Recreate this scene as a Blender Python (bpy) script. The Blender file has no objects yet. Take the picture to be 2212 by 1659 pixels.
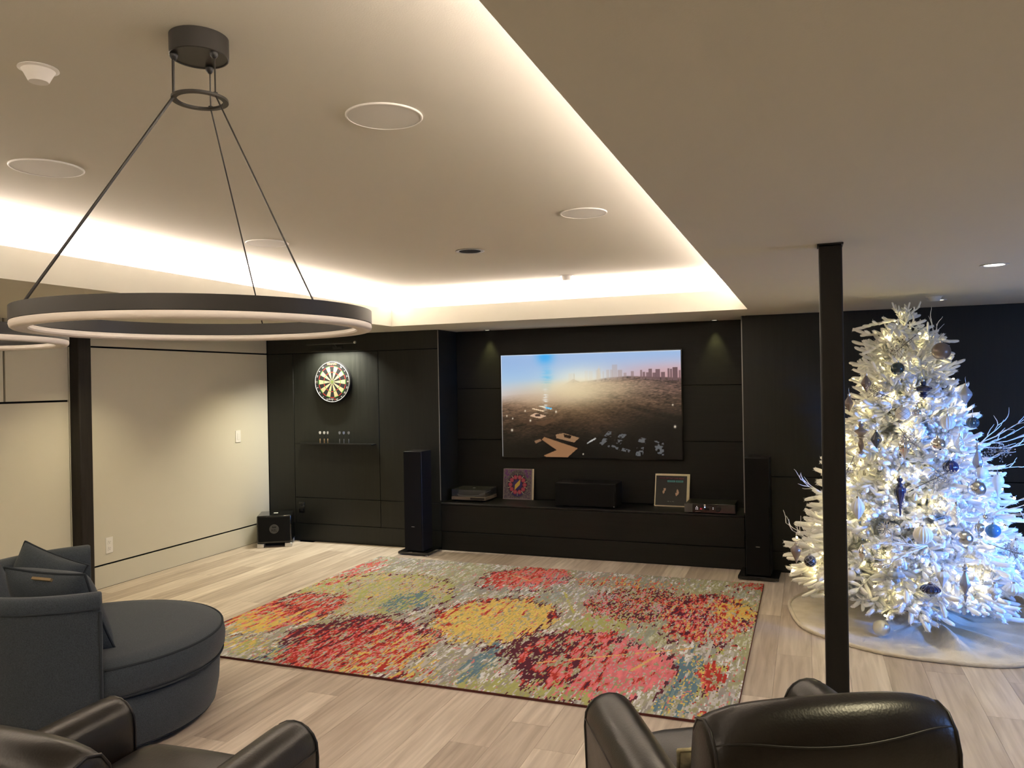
import bpy, math, random
import numpy as np
from mathutils import Vector, Matrix, Euler

random.seed(7)
rng = np.random.default_rng(11)
PI = math.pi
S = bpy.context.scene
COL = S.collection

# ------------------------------------------------------------------ camera
LW, RWX, DY, Z_SOF, Z_TOP = -5.603, 3.6, 7.078, 2.232, 2.55     # left wall X, right wall X, media wall Y, soffit Z, tray Z
TXL, TXR, TYB, TYF, Z_LIP = -3.65, -0.433, 6.427, -0.9, 2.394   # tray opening and cove lip top
ALC0, ALC1, ALCY = -3.49, -0.53, 7.512                          # media alcove
REARY = -2.6

cam = bpy.data.cameras.new('camera')
cam.sensor_fit = 'HORIZONTAL'
cam.sensor_width = 36.0
cam.lens = 1673.8 / 2212 * 36.0
cam.clip_start = 0.05
cob = bpy.data.objects.new('camera', cam)
COL.objects.link(cob)
yaw, pitch, roll = 0.3638, -0.0016, -0.0179
fw = Vector((-math.sin(yaw) * math.cos(pitch), math.cos(yaw) * math.cos(pitch), math.sin(pitch)))
rt = Vector((math.cos(yaw), math.sin(yaw), 0))
up = rt.cross(fw)
cr, sr = math.cos(roll), math.sin(roll)
R_, U_ = cr * rt + sr * up, -sr * rt + cr * up
m3 = Matrix((R_, U_, -fw)).transposed()
cob.matrix_world = Matrix.Translation((0, 0, 1.68)) @ m3.to_4x4()
S.camera = cob

# ------------------------------------------------------------------ world, view, lights
S.view_settings.view_transform = 'Standard'
S.view_settings.look = 'None'
S.view_settings.gamma = 1.0
S.view_settings.exposure = 0.45
S.view_settings.use_curve_mapping = False
w = bpy.data.worlds.new('world')
S.world = w
w.use_nodes = True
w.node_tree.nodes['Background'].inputs[0].default_value = (0.02, 0.02, 0.022, 1)
w.node_tree.nodes['Background'].inputs[1].default_value = 0.2


def light(name, kind, loc, energy, color, direction=(0, 0, -1), **kw):
    l = bpy.data.lights.new(name, kind)
    l.energy = energy
    l.color = color
    for k, v in kw.items():
        setattr(l, k, v)
    o = bpy.data.objects.new(name, l)
    COL.objects.link(o)
    o.location = loc
    o.rotation_euler = Vector(direction).to_track_quat('-Z', 'Y').to_euler()
    return o


COVE = (1.0, 0.865, 0.835)
CW = 11.6     # watts per metre of cove strip
ly = TYB - TYF
light('cove_strip_left', 'AREA', (TXL - 0.075, (TYB + TYF) / 2, 2.40), CW * ly, COVE, (0, 0, 1), shape='RECTANGLE', size=0.05, size_y=ly)
light('cove_strip_right', 'AREA', (TXR + 0.075, (TYB + TYF) / 2, 2.40), CW * ly, COVE, (0, 0, 1), shape='RECTANGLE', size=0.05, size_y=ly)
lx = TXR - TXL
light('cove_strip_back', 'AREA', ((TXL + TXR) / 2, TYB + 0.075, 2.40), CW * lx, COVE, (0, 0, 1), shape='RECTANGLE', size=lx, size_y=0.05)
light('cove_strip_front', 'AREA', ((TXL + TXR) / 2, TYF - 0.075, 2.40), CW * lx, COVE, (0, 0, 1), shape='RECTANGLE', size=lx, size_y=0.05)

WARM = (1.0, 0.87, 0.54)
SPOTS = [  # x, y, watts; entries out of view are added fill with no fitting
    (-4.86, 4.548, 52), (-4.86, 6.43, 46), (-4.86, 2.7, 40), (0.893, 4.526, 36), (0.901, 6.43, 10),
    (2.4, 4.5, 12), (0.9, 2.4, 50), (0.9, 0.3, 60), (-1.9, -1.7, 60), (-4.86, 0.7, 45), (2.4, 1.5, 50)]
for x, y, e in SPOTS:
    light('downlight_and_fill_beam', 'SPOT', (x, y, Z_SOF - 0.012), e, WARM, (0, 0, -1), spot_size=math.radians(112), spot_blend=0.75, shadow_soft_size=0.04)
# alcove niche spots
for x in (-3.10, -0.80):
    light('niche_beam', 'SPOT', (x, ALCY - 0.065, Z_SOF - 0.02), 16.0, (0.95, 0.88, 0.34), (0, 0.05, -1), spot_size=math.radians(58), spot_blend=0.9, shadow_soft_size=0.02)
# cool blue light of a large screen on the right-hand wall of the room
light('screen_light', 'AREA', (3.3, 3.6, 1.3), 18.0, (0.20, 0.42, 1.0), (-0.93, 0.38, -0.12), shape='RECTANGLE', size=1.3, size_y=0.75)
light('blue_fill_beam', 'SPOT', (3.35, 4.0, 1.10), 820.0, (0.085, 0.29, 1.0), (-2.3, 1.55, -0.30), spot_size=math.radians(36), spot_blend=0.75, shadow_soft_size=0.12)  # added narrow spot that keeps the strong blue mostly on the tree
# picture light over the dartboard
light('dart_beam', 'AREA', (-4.68, DY - 0.14, 2.112), 17.0, (1.0, 0.96, 0.80), (0, 0.05, -1), shape='RECTANGLE', size=0.5, size_y=0.02, spread=math.radians(128))


# ------------------------------------------------------------------ materials
def mat(name, color, rough=0.5, metal=0.0, spec=0.5, var=None, vscale=(8, 8, 8), coords='Object', bump=0.0, bscale=60.0,
        emit=None, estr=1.0, coat=0.0, trans=0.0, sheen=0.0, alpha=1.0, voro=False, rvar=0.0):
    m = bpy.data.materials.new(name)
    m.use_nodes = True
    nt = m.node_tree
    b = nt.nodes['Principled BSDF']
    b.inputs['Base Color'].default_value = (*color, 1)
    b.inputs['Roughness'].default_value = rough
    b.inputs['Metallic'].default_value = metal
    b.inputs['Specular IOR Level'].default_value = spec
    b.inputs['Coat Weight'].default_value = coat
    b.inputs['Transmission Weight'].default_value = trans
    b.inputs['Sheen Weight'].default_value = sheen
    b.inputs['Alpha'].default_value = alpha
    tc = nt.nodes.new('ShaderNodeTexCoord')
    src = tc.outputs[coords] if coords != 'World' else nt.nodes.new('ShaderNodeNewGeometry').outputs['Position']
    if var is not None:
        mp = nt.nodes.new('ShaderNodeMapping')
        mp.inputs['Scale'].default_value = vscale
        nt.links.new(src, mp.inputs['Vector'])
        n = nt.nodes.new('ShaderNodeTexNoise')
        n.inputs['Scale'].default_value = 1.0
        n.inputs['Detail'].default_value = 5.0
        nt.links.new(mp.outputs[0], n.inputs['Vector'])
        rp = nt.nodes.new('ShaderNodeValToRGB')
        rp.color_ramp.elements[0].position = 0.32
        rp.color_ramp.elements[0].color = (*color, 1)
        rp.color_ramp.elements[1].position = 0.68
        rp.color_ramp.elements[1].color = (*var, 1)
        nt.links.new(n.outputs['Fac'], rp.inputs[0])
        nt.links.new(rp.outputs[0], b.inputs['Base Color'])
        if rvar:
            mr = nt.nodes.new('ShaderNodeMapRange')
            mr.inputs['To Min'].default_value = rough - rvar
            mr.inputs['To Max'].default_value = rough + rvar
            nt.links.new(n.outputs['Fac'], mr.inputs['Value'])
            nt.links.new(mr.outputs[0], b.inputs['Roughness'])
    if bump:
        if voro:
            t = nt.nodes.new('ShaderNodeTexVoronoi')
            out = t.outputs['Distance']
        else:
            t = nt.nodes.new('ShaderNodeTexNoise')
            t.inputs['Detail'].default_value = 3.0
            out = t.outputs['Fac']
        t.inputs['Scale'].default_value = bscale
        nt.links.new(src, t.inputs['Vector'])
        bp = nt.nodes.new('ShaderNodeBump')
        bp.inputs['Strength'].default_value = bump
        bp.inputs['Distance'].default_value = 0.004
        nt.links.new(out, bp.inputs['Height'])
        nt.links.new(bp.outputs[0], b.inputs['Normal'])
    if emit is not None:
        b.inputs['Emission Color'].default_value = (*emit, 1)
        b.inputs['Emission Strength'].default_value = estr
    return m


def attr_mat(name, emission=None, rough=0.9, bump=0.0, bscale=(300, 90, 300), sheen=0.0):
    m = bpy.data.materials.new(name)
    m.use_nodes = True
    nt = m.node_tree
    b = nt.nodes['Principled BSDF']
    a = nt.nodes.new('ShaderNodeAttribute')
    a.attribute_name = 'paint'
    b.inputs['Roughness'].default_value = rough
    b.inputs['Sheen Weight'].default_value = sheen
    if emission:
        b.inputs['Base Color'].default_value = (0.004, 0.004, 0.004, 1)
        b.inputs['Roughness'].default_value = 0.25
        nt.links.new(a.outputs['Color'], b.inputs['Emission Color'])
        b.inputs['Emission Strength'].default_value = emission
    else:
        nt.links.new(a.outputs['Color'], b.inputs['Base Color'])
        b.inputs['Specular IOR Level'].default_value = 0.2
    if bump:
        tc = nt.nodes.new('ShaderNodeTexCoord')
        mp = nt.nodes.new('ShaderNodeMapping')
        mp.inputs['Scale'].default_value = bscale
        nt.links.new(tc.outputs['Object'], mp.inputs['Vector'])
        n = nt.nodes.new('ShaderNodeTexNoise')
        n.inputs['Scale'].default_value = 1.0
        nt.links.new(mp.outputs[0], n.inputs['Vector'])
        bp = nt.nodes.new('ShaderNodeBump')
        bp.inputs['Strength'].default_value = bump
        bp.inputs['Distance'].default_value = 0.006
        nt.links.new(n.outputs['Fac'], bp.inputs['Height'])
        nt.links.new(bp.outputs[0], b.inputs['Normal'])
    return m


def plank_material():
    m = bpy.data.materials.new('pale_oak')
    m.use_nodes = True
    nt = m.node_tree
    L = nt.links.new
    b = nt.nodes['Principled BSDF']
    b.inputs['Roughness'].default_value = 0.42
    b.inputs['Specular IOR Level'].default_value = 0.35
    g = nt.nodes.new('ShaderNodeNewGeometry')
    oi = nt.nodes.new('ShaderNodeObjectInfo')
    sc = nt.nodes.new('ShaderNodeVectorMath'); sc.operation = 'MULTIPLY_ADD'
    sc.inputs[1].default_value = (26, 1.7, 1)
    L(g.outputs['Position'], sc.inputs[0])
    cx = nt.nodes.new('ShaderNodeCombineXYZ')
    mm = nt.nodes.new('ShaderNodeMath'); mm.operation = 'MULTIPLY'; mm.inputs[1].default_value = 57.0
    L(oi.outputs['Random'], mm.inputs[0])
    L(mm.outputs[0], cx.inputs[0]); L(mm.outputs[0], cx.inputs[1])
    L(cx.outputs[0], sc.inputs[2])
    n1 = nt.nodes.new('ShaderNodeTexNoise'); n1.inputs['Scale'].default_value = 1.0; n1.inputs['Detail'].default_value = 6.0
    n1.inputs['Distortion'].default_value = 0.6
    L(sc.outputs[0], n1.inputs['Vector'])
    r1 = nt.nodes.new('ShaderNodeValToRGB')
    e = r1.color_ramp.elements
    e[0].position = 0.28; e[0].color = (0.45, 0.375, 0.305, 1)
    e[1].position = 0.72; e[1].color = (0.72, 0.635, 0.54, 1)
    L(n1.outputs['Fac'], r1.inputs[0])
    r2 = nt.nodes.new('ShaderNodeValToRGB')      # tone of each plank
    e = r2.color_ramp.elements
    e[0].position = 0.0; e[0].color = (0.72, 0.69, 0.67, 1)
    e[1].position = 1.0; e[1].color = (1.08, 1.08, 1.08, 1)
    L(oi.outputs['Random'], r2.inputs[0])
    mx = nt.nodes.new('ShaderNodeMix'); mx.data_type = 'RGBA'; mx.blend_type = 'MULTIPLY'
    mx.inputs[0].default_value = 1.0
    L(r1.outputs[0], mx.inputs[6]); L(r2.outputs[0], mx.inputs[7])
    L(mx.outputs[2], b.inputs['Base Color'])
    bp = nt.nodes.new('ShaderNodeBump'); bp.inputs['Strength'].default_value = 0.12; bp.inputs['Distance'].default_value = 0.002
    L(n1.outputs['Fac'], bp.inputs['Height']); L(bp.outputs[0], b.inputs['Normal'])
    return m


M = dict(
    ceiling=mat('ceiling_paint', (0.662, 0.641, 0.557), 0.9, spec=0.1, bump=0.08, bscale=220),
    lwall=mat('warm_white_paint', (0.60, 0.57, 0.475), 0.85, spec=0.15, bump=0.08, bscale=260),
    reveal=mat('reveal_black', (0.004, 0.004, 0.005), 0.7, spec=0.1),
    dark=mat('ebonised_panel', (0.0085, 0.0095, 0.0072), 0.46, spec=0.4, var=(0.0125, 0.0132, 0.0102), vscale=(60, 60, 2.5), coords='World', rvar=0.06),
    darkh=mat('ebonised_panel_horizontal', (0.0050, 0.0052, 0.0042), 0.48, spec=0.3, var=(0.0078, 0.0080, 0.0065), vscale=(2.0, 20, 70), coords='World', rvar=0.06),
    plank=plank_material(),
    subfloor=mat('subfloor', (0.03, 0.022, 0.016), 0.9),
    steel=mat('black_steel', (0.012, 0.011, 0.010), 0.45, spec=0.4, var=(0.017, 0.015, 0.013), vscale=(30, 30, 4)),
    wood_post=mat('dark_wood_post', (0.012, 0.0095, 0.008), 0.55, spec=0.3, var=(0.020, 0.016, 0.013), vscale=(40, 40, 3)),
    black=mat('satin_black', (0.008, 0.008, 0.008), 0.4, spec=0.4),
    matt=mat('matt_black', (0.006, 0.006, 0.006), 0.8, spec=0.15),
    gloss=mat('gloss_black', (0.006, 0.006, 0.006), 0.12, spec=0.5, coat=0.3),
    grille=mat('speaker_cloth', (0.010, 0.010, 0.010), 0.95, spec=0.1, bump=0.3, bscale=900),
    bronze=mat('lamp_black', (0.020, 0.018, 0.015), 0.42, spec=0.5),
    diffuser=mat('opal_diffuser', (0.80, 0.74, 0.69), 0.5, spec=0.3),
    white=mat('white_plastic', (0.78, 0.76, 0.72), 0.45),
    mesh=mat('speaker_mesh_white', (0.66, 0.65, 0.60), 0.8, bump=0.25, bscale=1100),
    chrome=mat('brushed_metal', (0.6, 0.6, 0.6), 0.3, metal=1.0),
    lens=mat('lit_lens', (0.9, 0.9, 0.85), 0.4, emit=(1.0, 0.95, 0.82), estr=6.0),
    lens_dim=mat('lit_lens_dim', (0.9, 0.9, 0.85), 0.4, emit=(1.0, 0.92, 0.7), estr=1.2),
    fabric=mat('charcoal_wool', (0.034, 0.043, 0.054), 0.95, spec=0.15, var=(0.066, 0.080, 0.096), vscale=(260, 260, 260), bump=0.35, bscale=320, sheen=0.15),
    piping=mat('charcoal_piping', (0.036, 0.044, 0.052), 0.95, spec=0.1),
    leather=mat('dark_leather', (0.0095, 0.0075, 0.006), 0.34, spec=0.45, var=(0.015, 0.012, 0.0095), vscale=(9, 9, 9), bump=0.07, bscale=150, voro=True, rvar=0.08),
    seam=mat('leather_piping', (0.010, 0.008, 0.007), 0.4),
    tag=mat('tan_leather_tag', (0.28, 0.20, 0.10), 0.7),
    legwood=mat('dark_leg_wood', (0.02, 0.013, 0.009), 0.5),
    fur=mat('cream_plush', (0.70, 0.62, 0.47), 1.0, spec=0.05, var=(0.80, 0.72, 0.58), vscale=(14, 14, 14), bump=0.6, bscale=150, sheen=0.3),
    flock=mat('white_flocking', (0.92, 0.93, 0.93), 0.95, spec=0.1, bump=0.3, bscale=400),
    bark=mat('white_trunk', (0.55, 0.53, 0.50), 0.9),
    bulb=mat('fairy_bulb', (1, 0.9, 0.7), 0.4, emit=(1.0, 0.80, 0.36), estr=36.0),
    wire=mat('white_wire', (0.7, 0.7, 0.66), 0.6),
    twig=mat('white_twig', (0.86, 0.86, 0.84), 0.8),
    berry=mat('silver_berry', (0.62, 0.60, 0.56), 0.25, metal=0.8),
    darktwig=mat('grey_stem', (0.16, 0.15, 0.14), 0.7),
    cap=mat('ornament_cap', (0.75, 0.75, 0.75), 0.25, metal=1.0),
    brass=mat('brass', (0.80, 0.58, 0.30), 0.3, metal=1.0),
    red=mat('segment_red', (0.24, 0.022, 0.018), 0.8, spec=0.2),
    green=mat('segment_green', (0.045, 0.16, 0.035), 0.8, spec=0.2),
    cream=mat('segment_cream', (0.31, 0.255, 0.145), 0.85, spec=0.2, var=(0.28, 0.225, 0.125), vscale=(200, 200, 200)),
    sisal=mat('segment_black', (0.008, 0.008, 0.008), 0.85, spec=0.2),
    numwhite=mat('number_wire_white', (0.42, 0.41, 0.39), 0.4),
    orange=mat('orange_print', (0.42, 0.19, 0.09), 0.7),
    redprint=mat('red_print', (0.70, 0.05, 0.03), 0.7),
    smoke=mat('smoked_acrylic', (0.10, 0.10, 0.10), 0.06, alpha=0.42),
    walnut=mat('turntable_wood', (0.17, 0.135, 0.095), 0.4),
    teal_print=mat('teal_print', (0.09, 0.30, 0.33), 0.7),
    maroon_print=mat('maroon_print', (0.30, 0.03, 0.06), 0.7),
    gold_print=mat('gold_print', (0.35, 0.17, 0.06), 0.7),
    sleeve=mat('record_sleeve_cream', (0.62, 0.55, 0.40), 0.8),
    sleeve_black=mat('record_sleeve_black', (0.010, 0.008, 0.007), 0.6),
    led_red=mat('display_red', (0.1, 0, 0), 0.4, emit=(0.8, 0.03, 0.08), estr=0.9),
    led_white=mat('indicator_white', (0.5, 0.5, 0.5), 0.4, emit=(0.9, 0.9, 1.0), estr=0.5),
    led_blue=mat('indicator_blue', (0.1, 0.1, 0.4), 0.4, emit=(0.35, 0.5, 1.0), estr=3.0),
    badge=mat('badge_grey', (0.30, 0.30, 0.29), 0.4, metal=0.6),
    emblem=mat('emblem_grey', (0.06, 0.06, 0.057), 0.5),
    rugedge=mat('rug_binding', (0.11, 0.035, 0.03), 0.95, spec=0.1),
    pat=mat('cream_black_print', (0.55, 0.48, 0.28), 0.9, var=(0.012, 0.012, 0.012), vscale=(11, 11, 11)),
)
ORN = dict(
    taupe=mat('ornament_taupe', (0.24, 0.20, 0.18), 0.32, metal=0.45, coat=0.2),
    teal=mat('ornament_teal', (0.018, 0.050, 0.062), 0.12, spec=0.6, coat=0.6),
    navy=mat('ornament_navy', (0.012, 0.018, 0.060), 0.10, spec=0.6, coat=0.6),
    slate=mat('ornament_slate', (0.045, 0.060, 0.075), 0.2, spec=0.6, coat=0.4),
    silverblue=mat('ornament_silver_blue', (0.50, 0.52, 0.54), 0.3, metal=0.5),
    pearl=mat('ornament_pearl', (0.74, 0.72, 0.64), 0.28, coat=0.4),
    frost=mat('ornament_frosted', (0.76, 0.79, 0.80), 0.35, coat=0.3, trans=0.15),
    silver=mat('ornament_silver', (0.82, 0.80, 0.76), 0.14, metal=1.0),
    mercury=mat('ornament_mercury', (0.55, 0.58, 0.60), 0.22, metal=1.0, bump=0.8, bscale=70),
    glitter=mat('ornament_glitter', (0.80, 0.79, 0.74), 0.22, metal=1.0, bump=1.0, bscale=190, voro=True),
    grey=mat('ornament_grey', (0.32, 0.31, 0.30), 0.35, metal=0.5),
    paleblue=mat('ornament_pale_blue', (0.36, 0.43, 0.48), 0.3, coat=0.4),
    halfblue=mat('ornament_half_blue', (0.05, 0.16, 0.28), 0.14, coat=0.5),
    lattice=mat('ornament_dark_lattice', (0.035, 0.034, 0.035), 0.35),
    whitelat=mat('ornament_white', (0.78, 0.77, 0.72), 0.3, coat=0.3),
)


# ------------------------------------------------------------------ mesh helpers
class MB:
    def __init__(s):
        s.v, s.f = [], []

    def add(s, vs, fs):
        n = len(s.v)
        s.v += [tuple(p) for p in vs]
        s.f += [tuple(i + n for i in f) for f in fs]
        return s

    def box(s, x0, x1, y0, y1, z0, z1):
        vs = [(x, y, z) for z in (z0, z1) for y in (y0, y1) for x in (x0, x1)]
        return s.add(vs, [(0, 2, 3, 1), (4, 5, 7, 6), (0, 1, 5, 4), (2, 6, 7, 3), (0, 4, 6, 2), (1, 3, 7, 5)])

    def lathe(s, prof, n=32, rf=None, c=(0, 0, 0), cap=True, axis='z'):
        k = len(prof)
        vs = []
        for (r, z) in prof:
            for j in range(n):
                a = 2 * PI * j / n
                rr = r * (rf(a, z) if rf else 1)
                x, y = rr * math.cos(a), rr * math.sin(a)
                p = (x, y, z) if axis == 'z' else ((x, -z, y) if axis == 'y' else (z, x, y))
                vs.append((p[0] + c[0], p[1] + c[1], p[2] + c[2]))
        fs = [(i * n + j, i * n + (j + 1) % n, (i + 1) * n + (j + 1) % n, (i + 1) * n + j) for i in range(k - 1) for j in range(n)]
        if cap:
            if prof[0][0] > 1e-5:
                fs.append(tuple(reversed(range(n))))
            if prof[-1][0] > 1e-5:
                fs.append(tuple(range((k - 1) * n, k * n)))
        return s.add(vs, fs)

    def loft(s, rings, cap=True, closed=True):
        k, n = len(rings), len(rings[0])
        vs = [p for r in rings for p in r]
        fs = []
        for i in range(k - 1):
            for j in range(n if closed else n - 1):
                fs.append((i * n + j, i * n + (j + 1) % n, (i + 1) * n + (j + 1) % n, (i + 1) * n + j))
        if cap:
            fs.append(tuple(reversed(range(n))))
            fs.append(tuple(range((k - 1) * n, k * n)))
        return s.add(vs, fs)

    def tube(s, pts, r, n=6, closed=False):
        pts = [Vector(p) for p in pts]
        k = len(pts)
        rr = r if isinstance(r, (list, tuple)) else [r] * k
        rings = []
        prev = None
        for i, p in enumerate(pts):
            a = pts[(i - 1) % k] if (i > 0 or closed) else pts[i]
            b = pts[(i + 1) % k] if (i < k - 1 or closed) else pts[i]
            t = (b - a)
            t = t.normalized() if t.length > 1e-9 else Vector((0, 0, 1))
            if prev is None:
                ref = Vector((0, 0, 1)) if abs(t.z) < 0.9 else Vector((1, 0, 0))
                u = t.cross(ref).normalized()
            else:
                u = (prev - t * prev.dot(t))
                u = u.normalized() if u.length > 1e-6 else t.orthogonal().normalized()
            prev = u
            v = t.cross(u)
            rings.append([tuple(p + (u * math.cos(2 * PI * j / n) + v * math.sin(2 * PI * j / n)) * rr[i]) for j in range(n)])
        if closed:
            rings.append(rings[0])
            return s.loft(rings, cap=False)
        return s.loft(rings)

    def mesh(s, name, smooth=None):
        me = bpy.data.meshes.new(name)
        me.from_pydata(s.v, [], s.f)
        me.update()
        if smooth is not None:
            me.polygons.foreach_set('use_smooth', [True] * len(me.polygons))
            if smooth < 180:
                me.set_sharp_from_angle(angle=math.radians(smooth))
        return me

    def build(s, name, m, parent=None, loc=None, rot=None, smooth=None, bevel=0.0, bseg=2, flip=False):
        me = s.mesh(name, smooth)
        return link(name, me, m, parent, loc, rot, bevel, bseg)


def link(name, me, m, parent=None, loc=None, rot=None, bevel=0.0, bseg=2):
    if m is not None and not me.materials:
        me.materials.append(m)
    o = bpy.data.objects.new(name, me)
    COL.objects.link(o)
    if parent is not None:
        o.parent = parent
    if loc is not None:
        o.location = loc
    if rot is not None:
        o.rotation_euler = rot
    if bevel:
        b = o.modifiers.new('bevel', 'BEVEL')
        b.width = bevel
        b.segments = bseg
        b.limit_method = 'ANGLE'
        b.angle_limit = math.radians(40)
        me.polygons.foreach_set('use_smooth', [True] * len(me.polygons))
        me.set_sharp_from_angle(angle=math.radians(55))
    return o


def tag(o, label, cat, group=None):
    o['label'] = label
    o['category'] = cat
    if group:
        o['group'] = group
    return o


def thing(name, label, cat, loc=(0, 0, 0), rz=0.0, group=None, rot=None):
    o = bpy.data.objects.new(name, None)
    o.empty_display_size = 0.1
    COL.objects.link(o)
    o.location = loc
    o.rotation_euler = rot if rot else (0, 0, rz)
    return tag(o, label, cat, group)


def struct(o):
    o['kind'] = 'structure'
    return o


def copy_tree(o, loc, rz, label):
    c = o.copy()
    COL.objects.link(c)
    c.location = loc
    c.rotation_euler = (0, 0, rz)
    c['label'] = label

    def rec(a, b):
        for ch in a.children:
            d = ch.copy()
            COL.objects.link(d)
            d.parent = b
            rec(ch, d)
    rec(o, c)
    return c


def text(name, body, size, m, parent, loc, rot=(PI / 2, 0, 0), depth=0.0006, align='CENTER', sx=1.0, space=1.0):
    cu = bpy.data.curves.new(name, 'FONT')
    cu.body = body
    cu.size = size
    cu.extrude = depth
    cu.align_x = align
    cu.align_y = 'CENTER'
    cu.space_character = space
    cu.resolution_u = 2
    tmp = bpy.data.objects.new(name + '_tmp', cu)
    COL.objects.link(tmp)
    dg = bpy.context.evaluated_depsgraph_get()
    me = bpy.data.meshes.new_from_object(tmp.evaluated_get(dg))
    bpy.data.objects.remove(tmp)
    bpy.data.curves.remove(cu)
    me.name = name
    me.materials.clear()
    o = link(name, me, m, parent, loc, rot)
    o.scale = (sx, 1, 1)
    return o


def lin(c):
    c = np.asarray(c, float) / 255.0
    return np.where(c <= 0.04045, c / 12.92, ((c + 0.055) / 1.055) ** 2.4)


def vnoise(x, y, seed=0):
    """smooth value noise on arrays"""
    g = np.random.default_rng(seed).random((256, 256))
    xi, yi = np.floor(x).astype(int), np.floor(y).astype(int)
    fx, fy = x - xi, y - yi
    fx, fy = fx * fx * (3 - 2 * fx), fy * fy * (3 - 2 * fy)
    a, b = g[xi % 256, yi % 256], g[(xi + 1) % 256, yi % 256]
    c, d = g[xi % 256, (yi + 1) % 256], g[(xi + 1) % 256, (yi + 1) % 256]
    return (a * (1 - fx) + b * fx) * (1 - fy) + (c * (1 - fx) + d * fx) * fy


def fbm(x, y, seed=0, o=4):
    t = 0.0
    for i in range(o):
        t = t + vnoise(x * 2 ** i, y * 2 ** i, seed + i) * 0.5 ** (i + 1)
    return t / (1 - 0.5 ** o)


def painted_grid(name, nx, ny, fpos, rgb, m, parent, per_face):
    """grid of nx*ny cells; rgb linear array [ny, nx, 3] (per face) or [ny+1, nx+1, 3] (per point)"""
    us, vs = np.meshgrid(np.linspace(0, 1, nx + 1), np.linspace(0, 1, ny + 1))
    P = fpos(us, vs).reshape(-1, 3)
    i, j = np.meshgrid(np.arange(nx), np.arange(ny))
    a = (j * (nx + 1) + i).ravel()
    F = np.stack([a, a + 1, a + nx + 2, a + nx + 1], 1)
    me = bpy.data.meshes.new(name)
    me.vertices.add(len(P)); me.vertices.foreach_set('co', P.astype(np.float32).ravel())
    me.loops.add(F.size); me.loops.foreach_set('vertex_index', F.astype(np.int32).ravel())
    me.polygons.add(len(F)); me.polygons.foreach_set('loop_start', np.arange(0, F.size, 4, dtype=np.int32))
    me.update(calc_edges=True)
    me.validate()
    col = np.ones((rgb.shape[0] * rgb.shape[1], 4), np.float32)
    col[:, :3] = rgb.reshape(-1, 3)
    if per_face:
        at = me.attributes.new('paint', 'FLOAT_COLOR', 'FACE')
    else:
        at = me.attributes.new('paint', 'FLOAT_COLOR', 'POINT')
    at.data.foreach_set('color', col.ravel())
    return link(name, me, m, parent)


# ------------------------------------------------------------------ room shell
fl = MB().box(LW - 0.2, RWX + 0.1, REARY - 0.1, DY + 0.5, -0.12, -0.016).build('floor', M['subfloor'])
struct(fl)
unit = MB().box(0, 1, 0, 1, -1, 0).mesh('plank')
PW = 0.2
row = 0
x = LW + 0.004
while x < RWX - 0.01:
    x2 = min(x + PW, RWX - 0.004)
    y = REARY + 0.01 - random.uniform(0, 1.6)
    while y < DY - 0.012:
        ln = random.choice([1.1, 1.5, 1.9, 2.1, 2.1])
        a, b = max(y, REARY + 0.004), min(y + ln, DY - 0.006)
        if b - a > 0.05:
            o = link('plank', unit, M['plank'], fl, (x, a, 0.0))
            o.scale = (x2 - x - 0.0012, b - a - 0.0012, 0.015)
        y += ln
    x += PW

# left wall: pale panels with black shadow reveals
wl = MB().box(LW - 0.15, LW - 0.019, REARY, ALCY + 0.3, 0.0, Z_TOP + 0.1).build('wall_left', M['reveal'])
struct(wl)


def lpanel(y0, y1, z0, z1, name='panel'):
    return MB().box(LW - 0.019, LW, y0, y1, z0, z1).build(name, M['lwall'], wl)


g = 0.006
for z0, z1 in ((0.002, 0.187), (0.203, 2.037), (2.053, Z_SOF)):
    lpanel(4.60, DY - 0.004, z0, z1)
lpanel(REARY, 4.60 - g, 0.002, 0.187)
lpanel(REARY, 4.60 - g, 0.203, 1.589)
lpanel(4.068, 4.60 - g, 1.605, Z_SOF)
lpanel(2.2, 4.052, 1.605, Z_SOF)
lpanel(REARY, 2.188, 1.603, Z_SOF)

# media wall
wb = MB()
wb.box(LW, ALC0 - 0.03, DY + 0.018, ALCY + 0.2, 0, Z_SOF)
wb.box(ALC1 + 0.03, RWX, DY + 0.018, ALCY + 0.2, 0, Z_SOF)
wb.box(ALC0 - 0.03, ALC1 + 0.03, ALCY + 0.018, ALCY + 0.2, 0, Z_SOF)
wb.box(ALC0 - 0.03, ALC1 + 0.03, DY + 0.018, ALCY + 0.018, 0, 0.19)
wb = struct(wb.build('wall_back', M['reveal']))


def bpanel(x0, x1, z0, z1, y=DY, m='dark', name='panel'):
    return MB().box(x0 + 0.003, x1 - 0.003, y, y + 0.018, z0 + 0.003, z1 - 0.003).build(name, M[m], wb, bevel=0.0012, bseg=1)


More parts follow.
